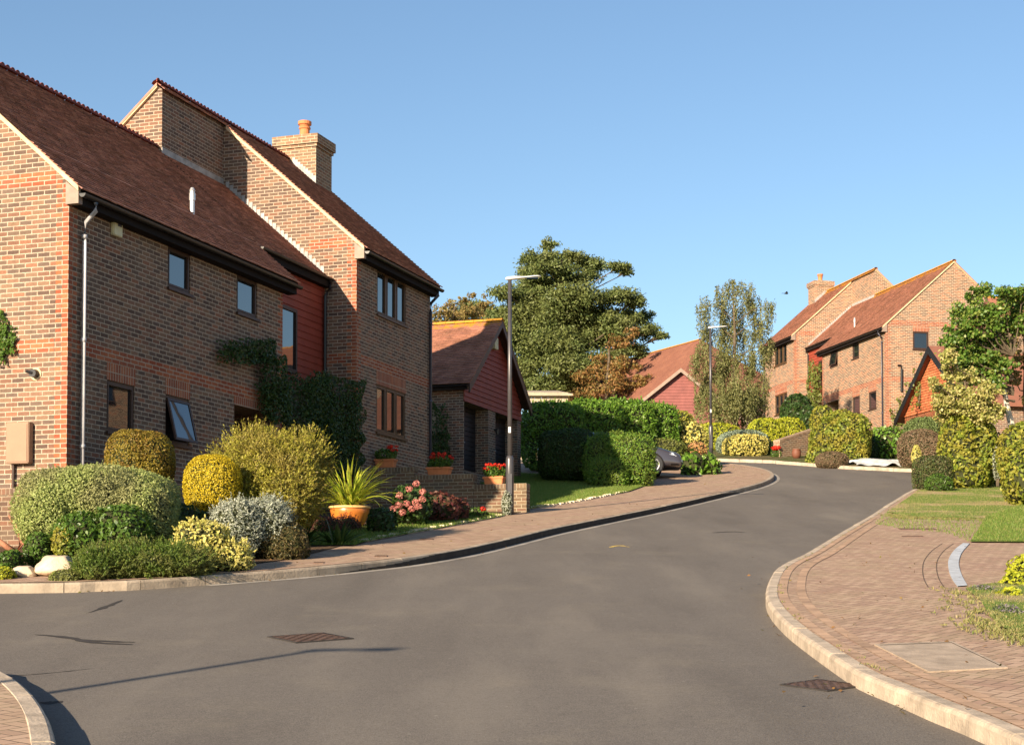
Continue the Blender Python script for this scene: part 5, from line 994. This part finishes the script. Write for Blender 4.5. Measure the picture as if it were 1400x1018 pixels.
# ------------------------------------------------------------------ middle distance house with its garage
def simple_roof_house(label, c, yaw, hx, hy, zb, ze, zr, mx_=1, gable=False, wallm='brick'):
    t = thing('brick_house', label, 'house', (c[0], c[1], zb), yaw); m = MB(); m.box(-hx, hx, -hy, hy, -1, ze-zb); m.build('wall', M[wallm], t)
    rf = MB(); e = .35; zE, zR = ze-zb, zr-zb; inner = 0 if gable else hy
    a = [(-hx-e, -hy-e, zE-.1), (hx+e, -hy-e, zE-.1), (hx+e, hy+e, zE-.1), (-hx-e, hy+e, zE-.1)]; r0, r1x = (-hx+inner, 0, zR), (hx-inner, 0, zR)
    nrow = 40
    def band(A, B, C, D):
        A, B, C, D = map(Vector, (A, B, C, D))
        for i in range(nrow):
            t0, t1 = i/nrow, (i+1)/nrow; p, q = A.lerp(D, t0), B.lerp(C, t0); s_, u_ = A.lerp(D, t1), B.lerp(C, t1); up = Vector((0, 0, .03))
            rf.poly([p+up, q+up, u_+up*.1, s_+up*.1]); rf.poly([p, q, q+up, p+up])
    band(a[0], a[1], r1x, r0); band(a[2], a[3], r0, r1x)
    if gable: rf.poly([a[1], a[2], r1x]); rf.poly([a[3], a[0], r0])
    else: band(a[1], a[2], r1x, r1x); band(a[3], a[0], r0, r0)
    rf.build('roof', M['rooffar'], t, weld=False)
    f = MB(); f.box(-hx-e, hx+e, -hy-e-.02, -hy-e+.04, zE-.28, zE-.08); f.box(hx+e-.04, hx+e+.02, -hy-e+.05, hy+e, zE-.28, zE-.08); f.build('fascia', M['black'], t)
    f = MB(); f.box(-hx-e, hx+e, -hy-e+.05, -hy, zE-.24, zE-.2); f.build('soffit', M['fascia_pale'], t)
    for x in (-hx*.6, 0, hx*.6):
        window(lambda a_, b_, c_: (a_, -hy-c_, b_), x-.6, x+.6, (zE)*.55, zE*.55+1., 2, t, 1, M['frame'])
    rd = MB(); ridge(rd, 0, 0, r0[0], r1x[0], False); rr = MB()
    for fc in rd.f: rr.poly([(rd.v[i][1], rd.v[i][0], rd.v[i][2]+zR+.02) for i in fc])
    if rd.f: rr.build('ridge_tiles', M['ridgeO'], t, weld=False)
    return t
def roofmat():
    k = N('old_red_roof'); n = k.noise(k.obj(), 1.2, 6, .7); c = k.mix(k.rng01(n, .35, .65), (.27, .12, .08), (.20, .085, .06)); l = k.rng01(k.noise(k.obj(), 2.5, 6, .7), .62, .72); c = k.mix(k.ma('MULTIPLY', l, .5), c, (.45, .24, .07))
    w = k.n('ShaderNodeTexWhiteNoise', noise_dimensions='3D'); mp = k.n('ShaderNodeVectorMath', operation='SNAP'); k.t.links.new(k.obj(), mp.inputs[0]); mp.inputs[1].default_value = (.2, .2, .12); k.t.links.new(mp.outputs[0], w.inputs['Vector']); c = k.mix(k.ma('MULTIPLY', w.outputs['Value'], .25), c, (.16, .07, .05)); return k.fin(c, .9, 0, .15)
M['rooffar'] = roofmat()
yb = 97.; rr0 = P(957, 464, yb); hx_, hy_ = 9.5, 4.3; dn_ = Vector((.446, -.895))
cc_ = rr0.to_2d()-dn_*(hx_-hy_)
simple_roof_house('large red roofed house in the middle distance half hidden by trees', (cc_.x, cc_.y, 0), math.atan2(dn_.y, dn_.x), hx_, hy_, hg(cc_.y)+.1, rr0.z-3.9, rr0.z, gable=False)
ga = P(930, 504, 88.); gw_ = 3.3; t = thing('garage', 'plum coloured gable of the garage in front of the middle distance house', 'garage', (ga.x, 88., hg(88)), 0)
zz = ga.z-hg(88)-.12; m = MB(); sl_ = .80
m.hexa([(-gw_, 0, -.5), (gw_, 0, -.5), (gw_, 6, -.5), (-gw_, 6, -.5), (-gw_, 0, zz-gw_*sl_), (gw_, 0, zz-gw_*sl_), (gw_, 6, zz-gw_*sl_), (-gw_, 6, zz-gw_*sl_)]); m.build('wall', M['brick'], t)
m = MB(); z = zz-gw_*sl_-1.6
while z < zz-.1:
    h = lambda q: gw_ if q < zz-gw_*sl_ else (zz-q)/sl_
    m.hexa([(-h(z), -.04, z), (h(z), -.04, z), (h(z), 0, z), (-h(z), 0, z), (-h(z+.16), -.015, z+.16), (h(z+.16), -.015, z+.16), (h(z+.16), 0, z+.16), (-h(z+.16), 0, z+.16)]); z += .16
m.build('gable_cladding', M['mauve'], t)
m = MB()
for s_ in (-1, 1): m.hexa([(0, -.3, zz+.02), (s_*(gw_+.3), -.3, zz+.02-(gw_+.3)*sl_), (s_*(gw_+.3), 6, zz+.02-(gw_+.3)*sl_), (0, 6, zz+.02), (0, -.3, zz+.14), (s_*(gw_+.3), -.3, zz+.14-(gw_+.3)*sl_), (s_*(gw_+.3), 6, zz+.14-(gw_+.3)*sl_), (0, 6, zz+.14)])
m.build('roof', M['rooffar'], t)
m = MB()
for s_ in (-1, 1): m.hexa([(0, -.34, zz-.10), (s_*(gw_+.3), -.34, zz-.10-(gw_+.3)*sl_), (s_*(gw_+.3), -.3, zz-.10-(gw_+.3)*sl_), (0, -.3, zz-.10), (0, -.34, zz+.11), (s_*(gw_+.3), -.34, zz+.11-(gw_+.3)*sl_), (s_*(gw_+.3), -.3, zz+.11-(gw_+.3)*sl_), (0, -.3, zz+.11)])
m.build('bargeboard', M['fascia_pale'], t)
shrub('evergreen_shrub', 'yellowish shrub at the foot of the plum coloured gable', 'shrub', [pb(905, 950, 562, 600, 80., 1.)], .16, L_['limeg'], .8, .5, lump=.12)
# tile hung garage of the far house
c0 = P(1237, 560, 66.6); o3v, r3v, d3v = fr(3)
t = thing('garage', 'far garage with an orange tile hung gable mostly behind the golden tree', 'garage', (c0.x, c0.y, hg(66)+.1), -FR[3][1]); ap = P(1278.5, 477, 64.).z-hg(66)-.1; ev = ap-2.7*.86
m = MB(); m.box(0, 6.5, -5.4, 0, -.5, ev); m.build('wall', M['brick'], t)
tm = MB(); nrow = 30; z = P(1254, 568, 66).z-hg(66)-.1
while z < ap-.08:
    hw = 2.7 if z < ev else (ap-z)/.86; y = -2.7-hw
    while y < -2.7+hw-.02: b_ = min(y+.165, -2.7+hw); tm.poly([(-.05-random.uniform(0, .006), y+.002, z), (-.05, b_-.002, z), (-.02, b_-.002, z+.11), (-.02, y+.002, z+.11)]); y += .165
    z += .105
tm.poly([(0, -5.4, ev-1), (0, 0, ev-1), (0, 0, ev), (0, -2.7, ap), (0, -5.4, ev)]); tm.build('gable_cladding', tilemat('hung_tile', [(.48, .14, .06), (.55, .18, .08), (.42, .12, .055), (.50, .16, .07)]), t, weld=False, recalc=False)
m = MB()
for s_ in (-1, 1): m.hexa([(-.3, -2.7, ap-.02), (-.3, -2.7+s_*3., ap-.02-3*.86), (6.6, -2.7+s_*3., ap-.02-3*.86), (6.6, -2.7, ap-.02), (-.3, -2.7, ap+.12), (-.3, -2.7+s_*3., ap+.12-3*.86), (6.6, -2.7+s_*3., ap+.12-3*.86), (6.6, -2.7, ap+.12)])
m.build('roof', M['rooffar'], t)
m = MB()
for s_ in (-1, 1): m.hexa([(-.34, -2.7, ap-.2), (-.34, -2.7+s_*3., ap-.2-3*.86), (-.3, -2.7+s_*3., ap-.2-3*.86), (-.3, -2.7, ap-.2), (-.34, -2.7, ap+.1), (-.34, -2.7+s_*3., ap+.1-3*.86), (-.3, -2.7+s_*3., ap+.1-3*.86), (-.3, -2.7, ap+.1)])
m.build('bargeboard', M['black'], t)
# house at the right picture edge behind the maple
yb = 64.; a = P(1378, 560, yb); rz_ = P(1400, 418, yb).z
simple_roof_house('brick house at the right picture edge behind the maple and its pale trunk', (a.x+5.7, yb+4, 0), R_(-6), 5.2, 4., hg(yb)+.2, P(1380, 434, yb).z, rz_+1.2, gable=True)
# weathered wooden lean-to roof behind the laurel hedge
a, b = P(722, 545, 68.), P(778, 545, 68.); zt = P(740, 528, 68.).z; t = thing('shed', 'weathered wooden shed behind the laurel hedge beside the garage', 'shed', (a.x, 68., hg(68))); h = zt-hg(68); w_ = b.x-a.x
m = MB(); 
for i in range(int(w_/.14)): m.box(i*.14, i*.14+.13, 0, .03+.004*(i % 2), 0, h-.25)
m.build('plank_wall', M['greywood'], t); m = MB(); m.hexa([(-.15, -.25, h-.42), (w_+.15, -.25, h-.42), (w_-.4, 2.2, h+.05), (-.15, 2.2, h+.05), (-.15, -.25, h-.34), (w_+.15, -.25, h-.34), (w_-.4, 2.2, h+.13), (-.15, 2.2, h+.13)]); m.build('roof', M['greywood'], t)
# ------------------------------------------------------------------ the parked car
M['rimmetal'] = plain('alloy', (.22, .22, .23), .35, .7)
def carpaint():
    k = N('silver_lilac_paint'); k.fin((.085, .075, .085), .28, .5, .5); k.bsdf.inputs['Coat Weight'].default_value = .8; return k.m
def car(label, nose, tail_u, yaw):
    """hatchback, local +x forward; nose = world point under the front bumper"""
    L = 4.45; Wd = .89
    t = thing('parked_car', label, 'car', (nose[0]-math.cos(yaw)*L/2, nose[1]-math.sin(yaw)*L/2, nose[2]), yaw)
    # stations: x, sill z, bumper/shoulder z, roof z, half width low, half width shoulder, half width roof
    st = [(-2.22, .42, .62, .80, .60, .62, .50), (-2.16, .28, .78, 1.00, .78, .76, .60), (-2.0, .24, .90, 1.24, .85, .82, .62), (-1.6, .22, .92, 1.32, .88, .86, .64), (-.9, .22, .93, 1.38, .89, .88, .66), (-.2, .22, .93, 1.38, .89, .88, .66), (.35, .22, .92, 1.30, .89, .88, .64), (.85, .22, .92, 1.14, .89, .88, .66), (1.15, .22, .90, .99, .89, .87, .70), (1.6, .23, .80, .90, .87, .84, .62), (1.95, .25, .68, .79, .82, .78, .54), (2.14, .24, .62, .74, .80, .74, .56), (2.21, .25, .57, .66, .77, .70, .52), (2.24, .27, .52, .60, .74, .66, .50)]
    def ring(q):
        x, z0, zs, zr, w0, w1, w2 = q; h = [(w0*.86, z0), (w0, z0+.10), (w0*1.0, (z0+zs)/2), (w1, zs-.03), (w1*.965, zs+.01), (w2+(w1-w2)*.45, zs+(zr-zs)*.55), (w2, zr-.05), (w2*.72, zr), (0, zr+.012)]
        return [(x, y, z) for y, z in h]+[(x, -y, z) for y, z in h[-2::-1]]
    R = [ring(q) for q in st]; mb = MB(); n = len(R[0])
    for i, (a, b) in enumerate(zip(R, R[1:])):
        for k in range(n-1):
            glass = (k in (4, 5) or k in (n-6, n-7)) and 2 <= i <= 7 or (i in (6, 7, 8) and 5 <= k <= n-7) or (i in (1, 2) and 6 <= k <= n-8)
            if i == 8 and glass: glass = False
            mb.poly([a[k], a[k+1], b[k+1], b[k]], 1 if glass else 0)
        mb.poly([a[0], b[0], b[-1], a[-1]], 2)
    mb.poly(R[0]); mb.poly(R[-1][::-1])
    body = mb.build('body', [carpaint(), M['glass'], M['black']], t); m_ = body.modifiers.new('sub', 'SUBSURF'); m_.levels = 2; m_.render_levels = 2; body.data.polygons.foreach_set('use_smooth', [True]*len(body.data.polygons))
    for x, sy in ((1.33, -1), (1.33, 1), (-1.32, -1), (-1.32, 1)):
        ar = MB(); ar.tube([(x, sy*.60, .33), (x, sy*.896, .33)], .355, 28); ar.build('wheel_arch', M['fasciad'], t, smooth=False)
        w = MB(); w.tube([(x, sy*.70, .32), (x, sy*.92, .32)], .32, 28)
        wo = w.build('wheel', M['black'], t); r = MB(); r.lathe((0, 0, 0), [(.001, 0), (.001, .001)], 3)
        for k in range(7):
            a = k*2*math.pi/7; c_, s_ = math.cos(a), math.sin(a); r.hexa([(x+c_*.05-s_*.02, sy*.93, .32+s_*.05+c_*.02), (x+c_*.2-s_*.018, sy*.93, .32+s_*.2+c_*.018), (x+c_*.2+s_*.018, sy*.93, .32+s_*.2-c_*.018), (x+c_*.05+s_*.02, sy*.93, .32+s_*.05-c_*.02)]+[(x+c_*.05-s_*.02, sy*.945, .32+s_*.05+c_*.02), (x+c_*.2-s_*.018, sy*.945, .32+s_*.2+c_*.018), (x+c_*.2+s_*.018, sy*.945, .32+s_*.2-c_*.018), (x+c_*.05+s_*.02, sy*.945, .32+s_*.05-c_*.02)])
        for k in range(24):
            a0_, a1_ = k*math.pi/12, (k+1)*math.pi/12; ip = lambda a_, R__, y_: (x+math.cos(a_)*R__, sy*y_, .32+math.sin(a_)*R__)
            r.poly([ip(a0_, .19, .935), ip(a1_, .19, .935), ip(a1_, .225, .94), ip(a0_, .225, .94)]); r.poly([ip(a0_, .225, .94), ip(a1_, .225, .94), ip(a1_, .225, .90), ip(a0_, .225, .90)]); r.poly([ip(a0_, .001, .945), ip(a1_, .001, .945), ip(a1_, .055, .945), ip(a0_, .055, .945)])
        r.build('rim', M['rimmetal'], wo, weld=True)
    for sy in (-1, 1):
        h = MB(); h.hexa([(1.60, sy*.835, .68), (2.08, sy*.785, .575), (2.19, sy*.60, .56), (1.80, sy*.60, .60), (1.56, sy*.815, .80), (1.98, sy*.74, .70), (2.08, sy*.57, .68), (1.78, sy*.60, .74)]); h.build('headlight', M['lampglass'], t, bevel=.02)
        h = MB(); h.hexa([(1.9, sy*.80, .30), (2.16, sy*.74, .30), (2.20, sy*.5, .30), (1.9, sy*.5, .30), (1.9, sy*.835, .36), (2.15, sy*.785, .36), (2.235, sy*.5, .36), (1.9, sy*.5, .36)]); h.build('bumper_trim', M['fasciad'], t)
        h = MB(); h.hexa([(-2.16, sy*.60, .72), (-2.0, sy*.845, .72), (-1.96, sy*.80, .74), (-2.1, sy*.55, .74), (-2.10, sy*.58, .98), (-1.98, sy*.80, .98), (-1.94, sy*.74, .98), (-2.06, sy*.52, .98)]); h.build('tail_light', M['taillight'], t, bevel=.015)
        h = MB(); h.hexa([(.62, sy*.86, .94), (.80, sy*.86, .94), (.80, sy*1.02, .96), (.66, sy*1.02, .96), (.62, sy*.86, 1.06), (.76, sy*.86, 1.06), (.74, sy*1.0, 1.08), (.66, sy*1.0, 1.08)]); h.build('door_mirror', body.data.materials[0], t, bevel=.02)
    g = MB(); g.hexa([(2.10, -.56, .32), (2.10, .56, .32), (2.275, .50, .33), (2.275, -.50, .33), (2.10, -.56, .43), (2.10, .56, .43), (2.27, .50, .43), (2.27, -.50, .43)]); g.build('grille', M['black'], t, bevel=.015)
    g = MB(); g.box(2.20, 2.285, -.26, .26, .44, .54); g.build('number_plate', M['white'], t, bevel=.006)
    g = MB(); g.box(-2.262, -2.20, -.26, .26, .66, .76); g.build('number_plate', M['paint_y'], t, bevel=.006); return t
k_ = N('headlight_glass'); M['lampglass'] = k_.fin((.62, .66, .72), .08, .3, .6)
k_ = N('tail_light_red'); M['taillight'] = k_.fin((.42, .01, .012), .15, 0, .5)
nz = P(930, 655, 50.6); car('silver lilac hatchback parked behind the green hedge with only its nose showing', (nz.x, 50.6, hg(50.6)+.12), 0, R_(-3))
# ------------------------------------------------------------------ covers, drains, patches and small marks on the ground
def plate(name, label, corners, off, mat, cat, th=.006, frame=None, group=None, ribs=False):
    c = sum((Vector(p) for p in corners), Vector((0, 0)))/len(corners); z = lambda p: hg(p[1])+off; t = thing(name, label, cat, (c.x, c.y, hg(c.y)+off), 0, group)
    m = MB(); q = [(c+(Vector(p)-c)*.9) for p in corners]; lo = [(p.x-c.x, p.y-c.y, z(p)-hg(c.y)-off) for p in q]; m.poly([(x, y, k+th) for x, y, k in lo])
    for a, b in zip(lo, lo[1:]+lo[:1]): m.poly([a, b, (b[0], b[1], b[2]+th), (a[0], a[1], a[2]+th)])
    if ribs:
        A, B, C_, D = [Vector(x) for x in lo]
        for i in range(9):
            for j in range(9):
                if (i+j) % 2: continue
                s0, s1, t0, t1 = (i+.15)/9, (i+.85)/9, (j+.15)/9, (j+.85)/9; bl = lambda s_, t_: tuple(A.lerp(B, s_).lerp(D.lerp(C_, s_), t_)+Vector((0, 0, th+.005)))
                m.poly([bl(s0, t0), bl(s1, t0), bl(s1, t1), bl(s0, t1)])
    m.build('cover', mat, t); f = MB()
    o_ = [(Vector(p)-c) for p in corners]; i_ = [(Vector(p)-c)*.915 for p in corners]; zz_ = lambda p: hg(p.y+c.y)-hg(c.y)+th+.002
    for k in range(len(o_)):
        a, b, d, e = o_[k], o_[(k+1) % len(o_)], i_[(k+1) % len(o_)], i_[k]; f.poly([(p.x, p.y, zz_(p)) for p in (a, b, d, e)]); f.poly([(a.x, a.y, zz_(a)), (b.x, b.y, zz_(b)), (b.x, b.y, zz_(b)-.02), (a.x, a.y, zz_(a)-.02)])
    f.build('frame', frame or mat, t); return t
c = G(424, 872); d = .40; plate('manhole_cover', 'large rusty brown square manhole cover in the middle of the road', [(c.x+d*math.cos(a), c.y+d*math.sin(a)) for a in (R_(-100), R_(-10), R_(80), R_(170))], .002, M['iron'], 'manhole', frame=M['patch'], ribs=True)
c = G(1125, 937); d = .30; plate('gully_grate', 'rusty gully grate in the road against the near right kerb', [(c.x+d*math.cos(a), c.y+d*math.sin(a)) for a in (R_(-95), R_(-5), R_(85), R_(175))], .002, M['iron'], 'grate', frame=M['patch'], ribs=True)
pc_ = [G(u, v, .12).to_2d() for u, v in ((1195, 881), (1270, 918.5), (1378, 912.7), (1302, 877))]; plate('inspection_cover', 'worn square concrete inspection cover in the right pavement', pc_, .120, M['slabc'], 'cover', frame=M['slabc'])
for (u, v, w_, lb) in ((521, 760, .18, 'small brown stop tap cover near the left kerb'), (436, 769, .14, 'smaller stop tap cover left of the other one by the left kerb'), (583, 737, .22, 'small cover in the brick pavement below the hydrangea'), (1255, 723, .3, 'long brown cover at the dry edge of the right pavement'), (1248, 733, .16, 'tiny cover just in front of the long brown one on the right pavement')):
    c = G(u, v, .12); k = w_*(2.2 if 'long' in lb else 1); plate('stop_tap_cover', lb, [(c.x-k/2, c.y-w_/2), (c.x+k/2, c.y-w_/2), (c.x+k/2, c.y+w_/2), (c.x-k/2, c.y+w_/2)], .120, M['iron'], 'cover')
# curved drain channel
lf = smooth_line([G(u, v, .12) for u, v in ((1317, 742.5), (1305, 752), (1297, 765), (1297, 778.6), (1302, 792), (1309.5, 802))], 4); rt = smooth_line([G(u, v, .12) for u, v in ((1325.7, 743), (1315.4, 755), (1311, 767), (1311.7, 777), (1316, 789), (1322.8, 801))], 4)
m = MB()
for i in range(len(lf)-1):
    g_ = .02 if i % 4 == 0 else 0; q = [lf[i].lerp(lf[i+1], g_*3), rt[i].lerp(rt[i+1], g_*3), rt[i+1], lf[i+1]]; m.poly([(p.x, p.y, hg(p.y)+.132) for p in q])
    for a, b in ((lf[i], lf[i+1]), (rt[i], rt[i+1])): m.poly([(a.x, a.y, hg(a.y)+.132), (b.x, b.y, hg(b.y)+.132), (b.x, b.y, hg(b.y)+.11), (a.x, a.y, hg(a.y)+.11)])
tag(m.build('drain_channel', M['drain'], weld=False), 'pale blue-grey curved concrete drain channel set in the right pavement', 'drain')
gm = plain('joint_gap', (.10, .07, .05), .95)
for dd in (.16, .34):
    ln = [p-Vector((dd, 0)) for p in lf]; m = MB()
    for a, b in zip(ln, ln[1:]): m.poly([(a.x, a.y, hg(a.y)+.1215), (a.x+.012, a.y, hg(a.y)+.1215), (b.x+.012, b.y, hg(b.y)+.1215), (b.x, b.y, hg(b.y)+.1215)])
    tag(m.build('paving_joint', gm, weld=False), kind='structure')
# tar patches, cracks and a yellow surveyor mark on the road
def mark(name, pts, w, mat, off=.003, jag=.02):
    ln = smooth_line([G(u, v) for u, v in pts], 5); m = MB(); pr = None
    for i, p in enumerate(ln):
        t = (ln[min(i+1, len(ln)-1)]-ln[max(i-1, 0)]).normalized(); n_ = Vector((-t.y, t.x)); a = p+n_*(w*.5*(.4+math.sin(math.pi*i/(len(ln)-1)))+random.uniform(-jag, jag)); b = p-n_*(w*.5*(.4+math.sin(math.pi*i/(len(ln)-1)))+random.uniform(-jag, jag))
        q = ((a.x, a.y, hg(a.y)+off), (b.x, b.y, hg(b.y)+off))
        if pr: m.poly([pr[0], pr[1], q[1], q[0]])
        pr = q
    tag(m.build(name, mat, weld=False), kind='structure')
mark('tar_crack', [(46, 867), (90, 871), (130, 878), (180, 881)], .07, M['patch']); mark('tar_crack', [(100, 873), (140, 876), (183, 878)], .05, M['patch']); mark('tar_crack', [(118, 838), (145, 829), (166, 820)], .05, M['patch'])
mark('tar_crack', [(55, 960), (72, 960), (86, 958)], .08, M['patch']); mark('road_crack', [(-5, 925), (40, 922), (85, 918), (140, 912)], .012, M['patch'], jag=.006)
mark('tar_patch', [(975, 728), (1000, 726.5), (1018, 727.5)], .10, M['patch']); mark('tar_patch', [(1176, 713), (1192, 711), (1200, 711)], .12, M['patch'])
mark('yellow_mark', [(833, 748), (846, 745.5), (860, 747.5)], .06, M['paint_y'], jag=.02)
# ------------------------------------------------------------------ grass blades (uncountable)
def grass(name, poly2, n, h, off, mat='grass', lab=None):
    xs_ = [p[0] for p in poly2]; ys_ = [p[1] for p in poly2]; px_ = rng.uniform(min(xs_), max(xs_), n*3); py_ = rng.uniform(min(ys_), max(ys_), n*3); ins = np.zeros(n*3, bool)
    for (x0, y0), (x1, y1) in zip(poly2, list(poly2[1:])+[poly2[0]]):
        c_ = ((y0 > py_) != (y1 > py_)) & (px_ < (x1-x0)*(py_-y0)/((y1-y0) or 1e-9)+x0); ins ^= c_
    px_, py_ = px_[ins][:n], py_[ins][:n]; k = len(px_); z = np.array([hg(y) for y in py_])+off; a = rng.uniform(0, 6.28, k); hh = h*rng.uniform(.4, 1.2, k); w = .006+.0*a; ln = rng.normal(size=(k, 2))*hh[:, None]*.45
    A = np.stack([px_-np.cos(a)*w, py_-np.sin(a)*w, z], 1); B = np.stack([px_+np.cos(a)*w, py_+np.sin(a)*w, z], 1); C_ = np.stack([px_+ln[:, 0]+np.cos(a)*w*.3, py_+ln[:, 1], z+hh], 1); D = np.stack([px_+ln[:, 0]-np.cos(a)*w*.3, py_+ln[:, 1], z+hh], 1)
    V = np.stack([A, B, C_, D], 1).reshape(-1, 3); o = raw_mesh(name, V, np.arange(k*4).reshape(-1, 4), [L_[mat]]); return tag(o, lab, 'grass', kind='stuff')
tp = lambda l: [(p.x, p.y) for p in l]
grass('grass', tp(l2+[LW(1, .2, 20, 0).to_2d(), LW(1, .2, 11.9, 0).to_2d(), LW(1, 3.4, 11.9, 0).to_2d()]), 60000, .05, .14, lab='short grass of the lawn right of the lamp')
grass('grass', tp(l1), 12000, .05, .14, lab='short grass of the narrow lawn strip in front of the flower bed')
L_['drygrass'] = leafmat('dry_grass_blade', [(.12, .18, .03), (.30, .25, .10), (.20, .22, .06), (.38, .30, .14)])
grass('grass', tp(l3), 34000, .035, .135, 'drygrass', lab='patchy grass of the right hand lawn')
grass('grass', tp(l5), 16000, .045, .145, lab='fresh green grass at the right picture edge behind the drain channel')
grass('grass', tp(l4), 5000, .035, .135, 'drygrass', lab='weedy grass beside the right pavement')
grass('weeds', tp(pix([(1195, 716), (1215, 697), (1345, 709), (1326, 741), (1300, 730), (1230, 722)])), 2500, .04, .12, lab='dry grass creeping over the edge of the right pavement')
# weeds and fallen leaves along the edges
def scatter_line(name, ln, n, wid, h, mat, lab, leafy_=False, off=.12):
    idx = rng.integers(0, len(ln)-1, n); V = []
    P_ = np.array([[p.x, p.y] for p in ln]); p = P_[idx]+(P_[idx+1]-P_[idx])*rng.random((n, 1))+rng.normal(size=(n, 2))*wid; z = np.array([hg(y) for y in p[:, 1]])+off
    p3 = np.concatenate([p, z[:, None]], 1)
    if leafy_: v, q = leaf_quads(p3+np.array([0, 0, .012]), np.tile([[0, 0, 1.]], (n, 1)), h, .6, .35)
    else:
        k = 7; p3 = np.repeat(p3, k, 0)+np.concatenate([rng.normal(size=(n*k, 2))*.02, np.zeros((n*k, 1))], 1); v, q = leaf_quads(p3+np.array([0, 0, h*.4]), rng.normal(size=(n*k, 3))*[1, 1, .2], h, .25, .4, tang=np.tile([[0, 0, 1.5]], (n*k, 1))+rng.normal(size=(n*k, 3))*.8)
    o = raw_mesh(name, v, q, [mat]); return tag(o, lab, 'weeds' if not leafy_ else 'leaves', kind='stuff')
scatter_line('weeds', off_line(KRs, .15, -1)[30:], 60, .015, .028, L_['drygrass'], 'tiny weeds growing along the joint of the right kerb')
scatter_line('weeds', smooth_line(l4[:2]+l4[-3:][::-1][:0]+l4[8:9]+l4[7:8], 4) if False else smooth_line([l4[0], l4[9], l4[8], l4[7], l4[6], l4[5]], 5), 520, .16, .045, L_['drygrass'], 'weeds spreading onto the paving beside the lime shrub')
scatter_line('weeds', smooth_line(pix([(1222, 704), (1240, 708), (1260, 708.5), (1345, 711)]), 5), 420, .13, .045, L_['drygrass'], 'dry weeds at the edge of the right hand lawn')
scatter_line('fallen_leaves', KRs[20:], 90, .12, .04, L_['copper'], 'small fallen leaves in the gutter by the right kerb', True, .0)
scatter_line('fallen_leaves', KLs[18:], 110, .10, .045, L_['copper'], 'small fallen leaves in the gutter by the left kerb', True, .0)
scatter_line('fallen_leaves', off_line(KRs, 1.2, -1)[10:90], 120, .7, .04, L_['copper'], 'fallen leaves scattered over the right pavement', True, .12)
scatter_line('fallen_leaves', off_line(KLs, .9, 1)[18:], 90, .4, .045, L_['copper'], 'fallen leaves scattered over the left pavement', True, .12)
# bird
b0 = P(1075, 401, 60); t = thing('bird', 'small dark bird flying left of the far chimney', 'bird', tuple(b0)); bm = bmesh.new(); bmesh.ops.create_icosphere(bm, subdivisions=2, radius=1)
for v in bm.verts: v.co = Vector((v.co.x*.08*(1-.4*max(0, -v.co.x)), v.co.y*.035, v.co.z*.035))
me = bpy.data.meshes.new('body'); bm.to_mesh(me); bm.free(); me.materials.append(M['black']); o = bpy.data.objects.new('body', me); COL.objects.link(o); o.parent = t
for s_ in (-1, 1): m = MB(); m.hexa([(-.03, 0, 0), (.05, 0, 0), (.03, s_*.10, .05), (-.02, s_*.10, .05), (-.03, 0, .008), (.05, 0, .008), (.03, s_*.10, .056), (-.02, s_*.10, .056)]); m.hexa([(-.02, s_*.10, .05), (.03, s_*.10, .05), (-.05, s_*.2, .01), (-.06, s_*.2, .01), (-.02, s_*.10, .056), (.03, s_*.10, .056), (-.05, s_*.2, .014), (-.06, s_*.2, .014)]); m.build('wing', M['black'], t)
m = MB(); m.hexa([(-.17, -.03, 0), (-.17, .03, 0), (-.07, .012, 0), (-.07, -.012, 0), (-.17, -.03, .006), (-.17, .03, .006), (-.07, .012, .006), (-.07, -.012, .006)]); m.build('tail', M['black'], t)
# the house across the road, outside the picture, that the left house's windows reflect
H5 = copy_tree(H3); H5.location = (21.5, 43., hg(46)+3.0); H5.rotation_euler = (0, 0, -R_(4)); H5['label'] = 'brick house standing beyond the right picture edge whose walls the left windows reflect'
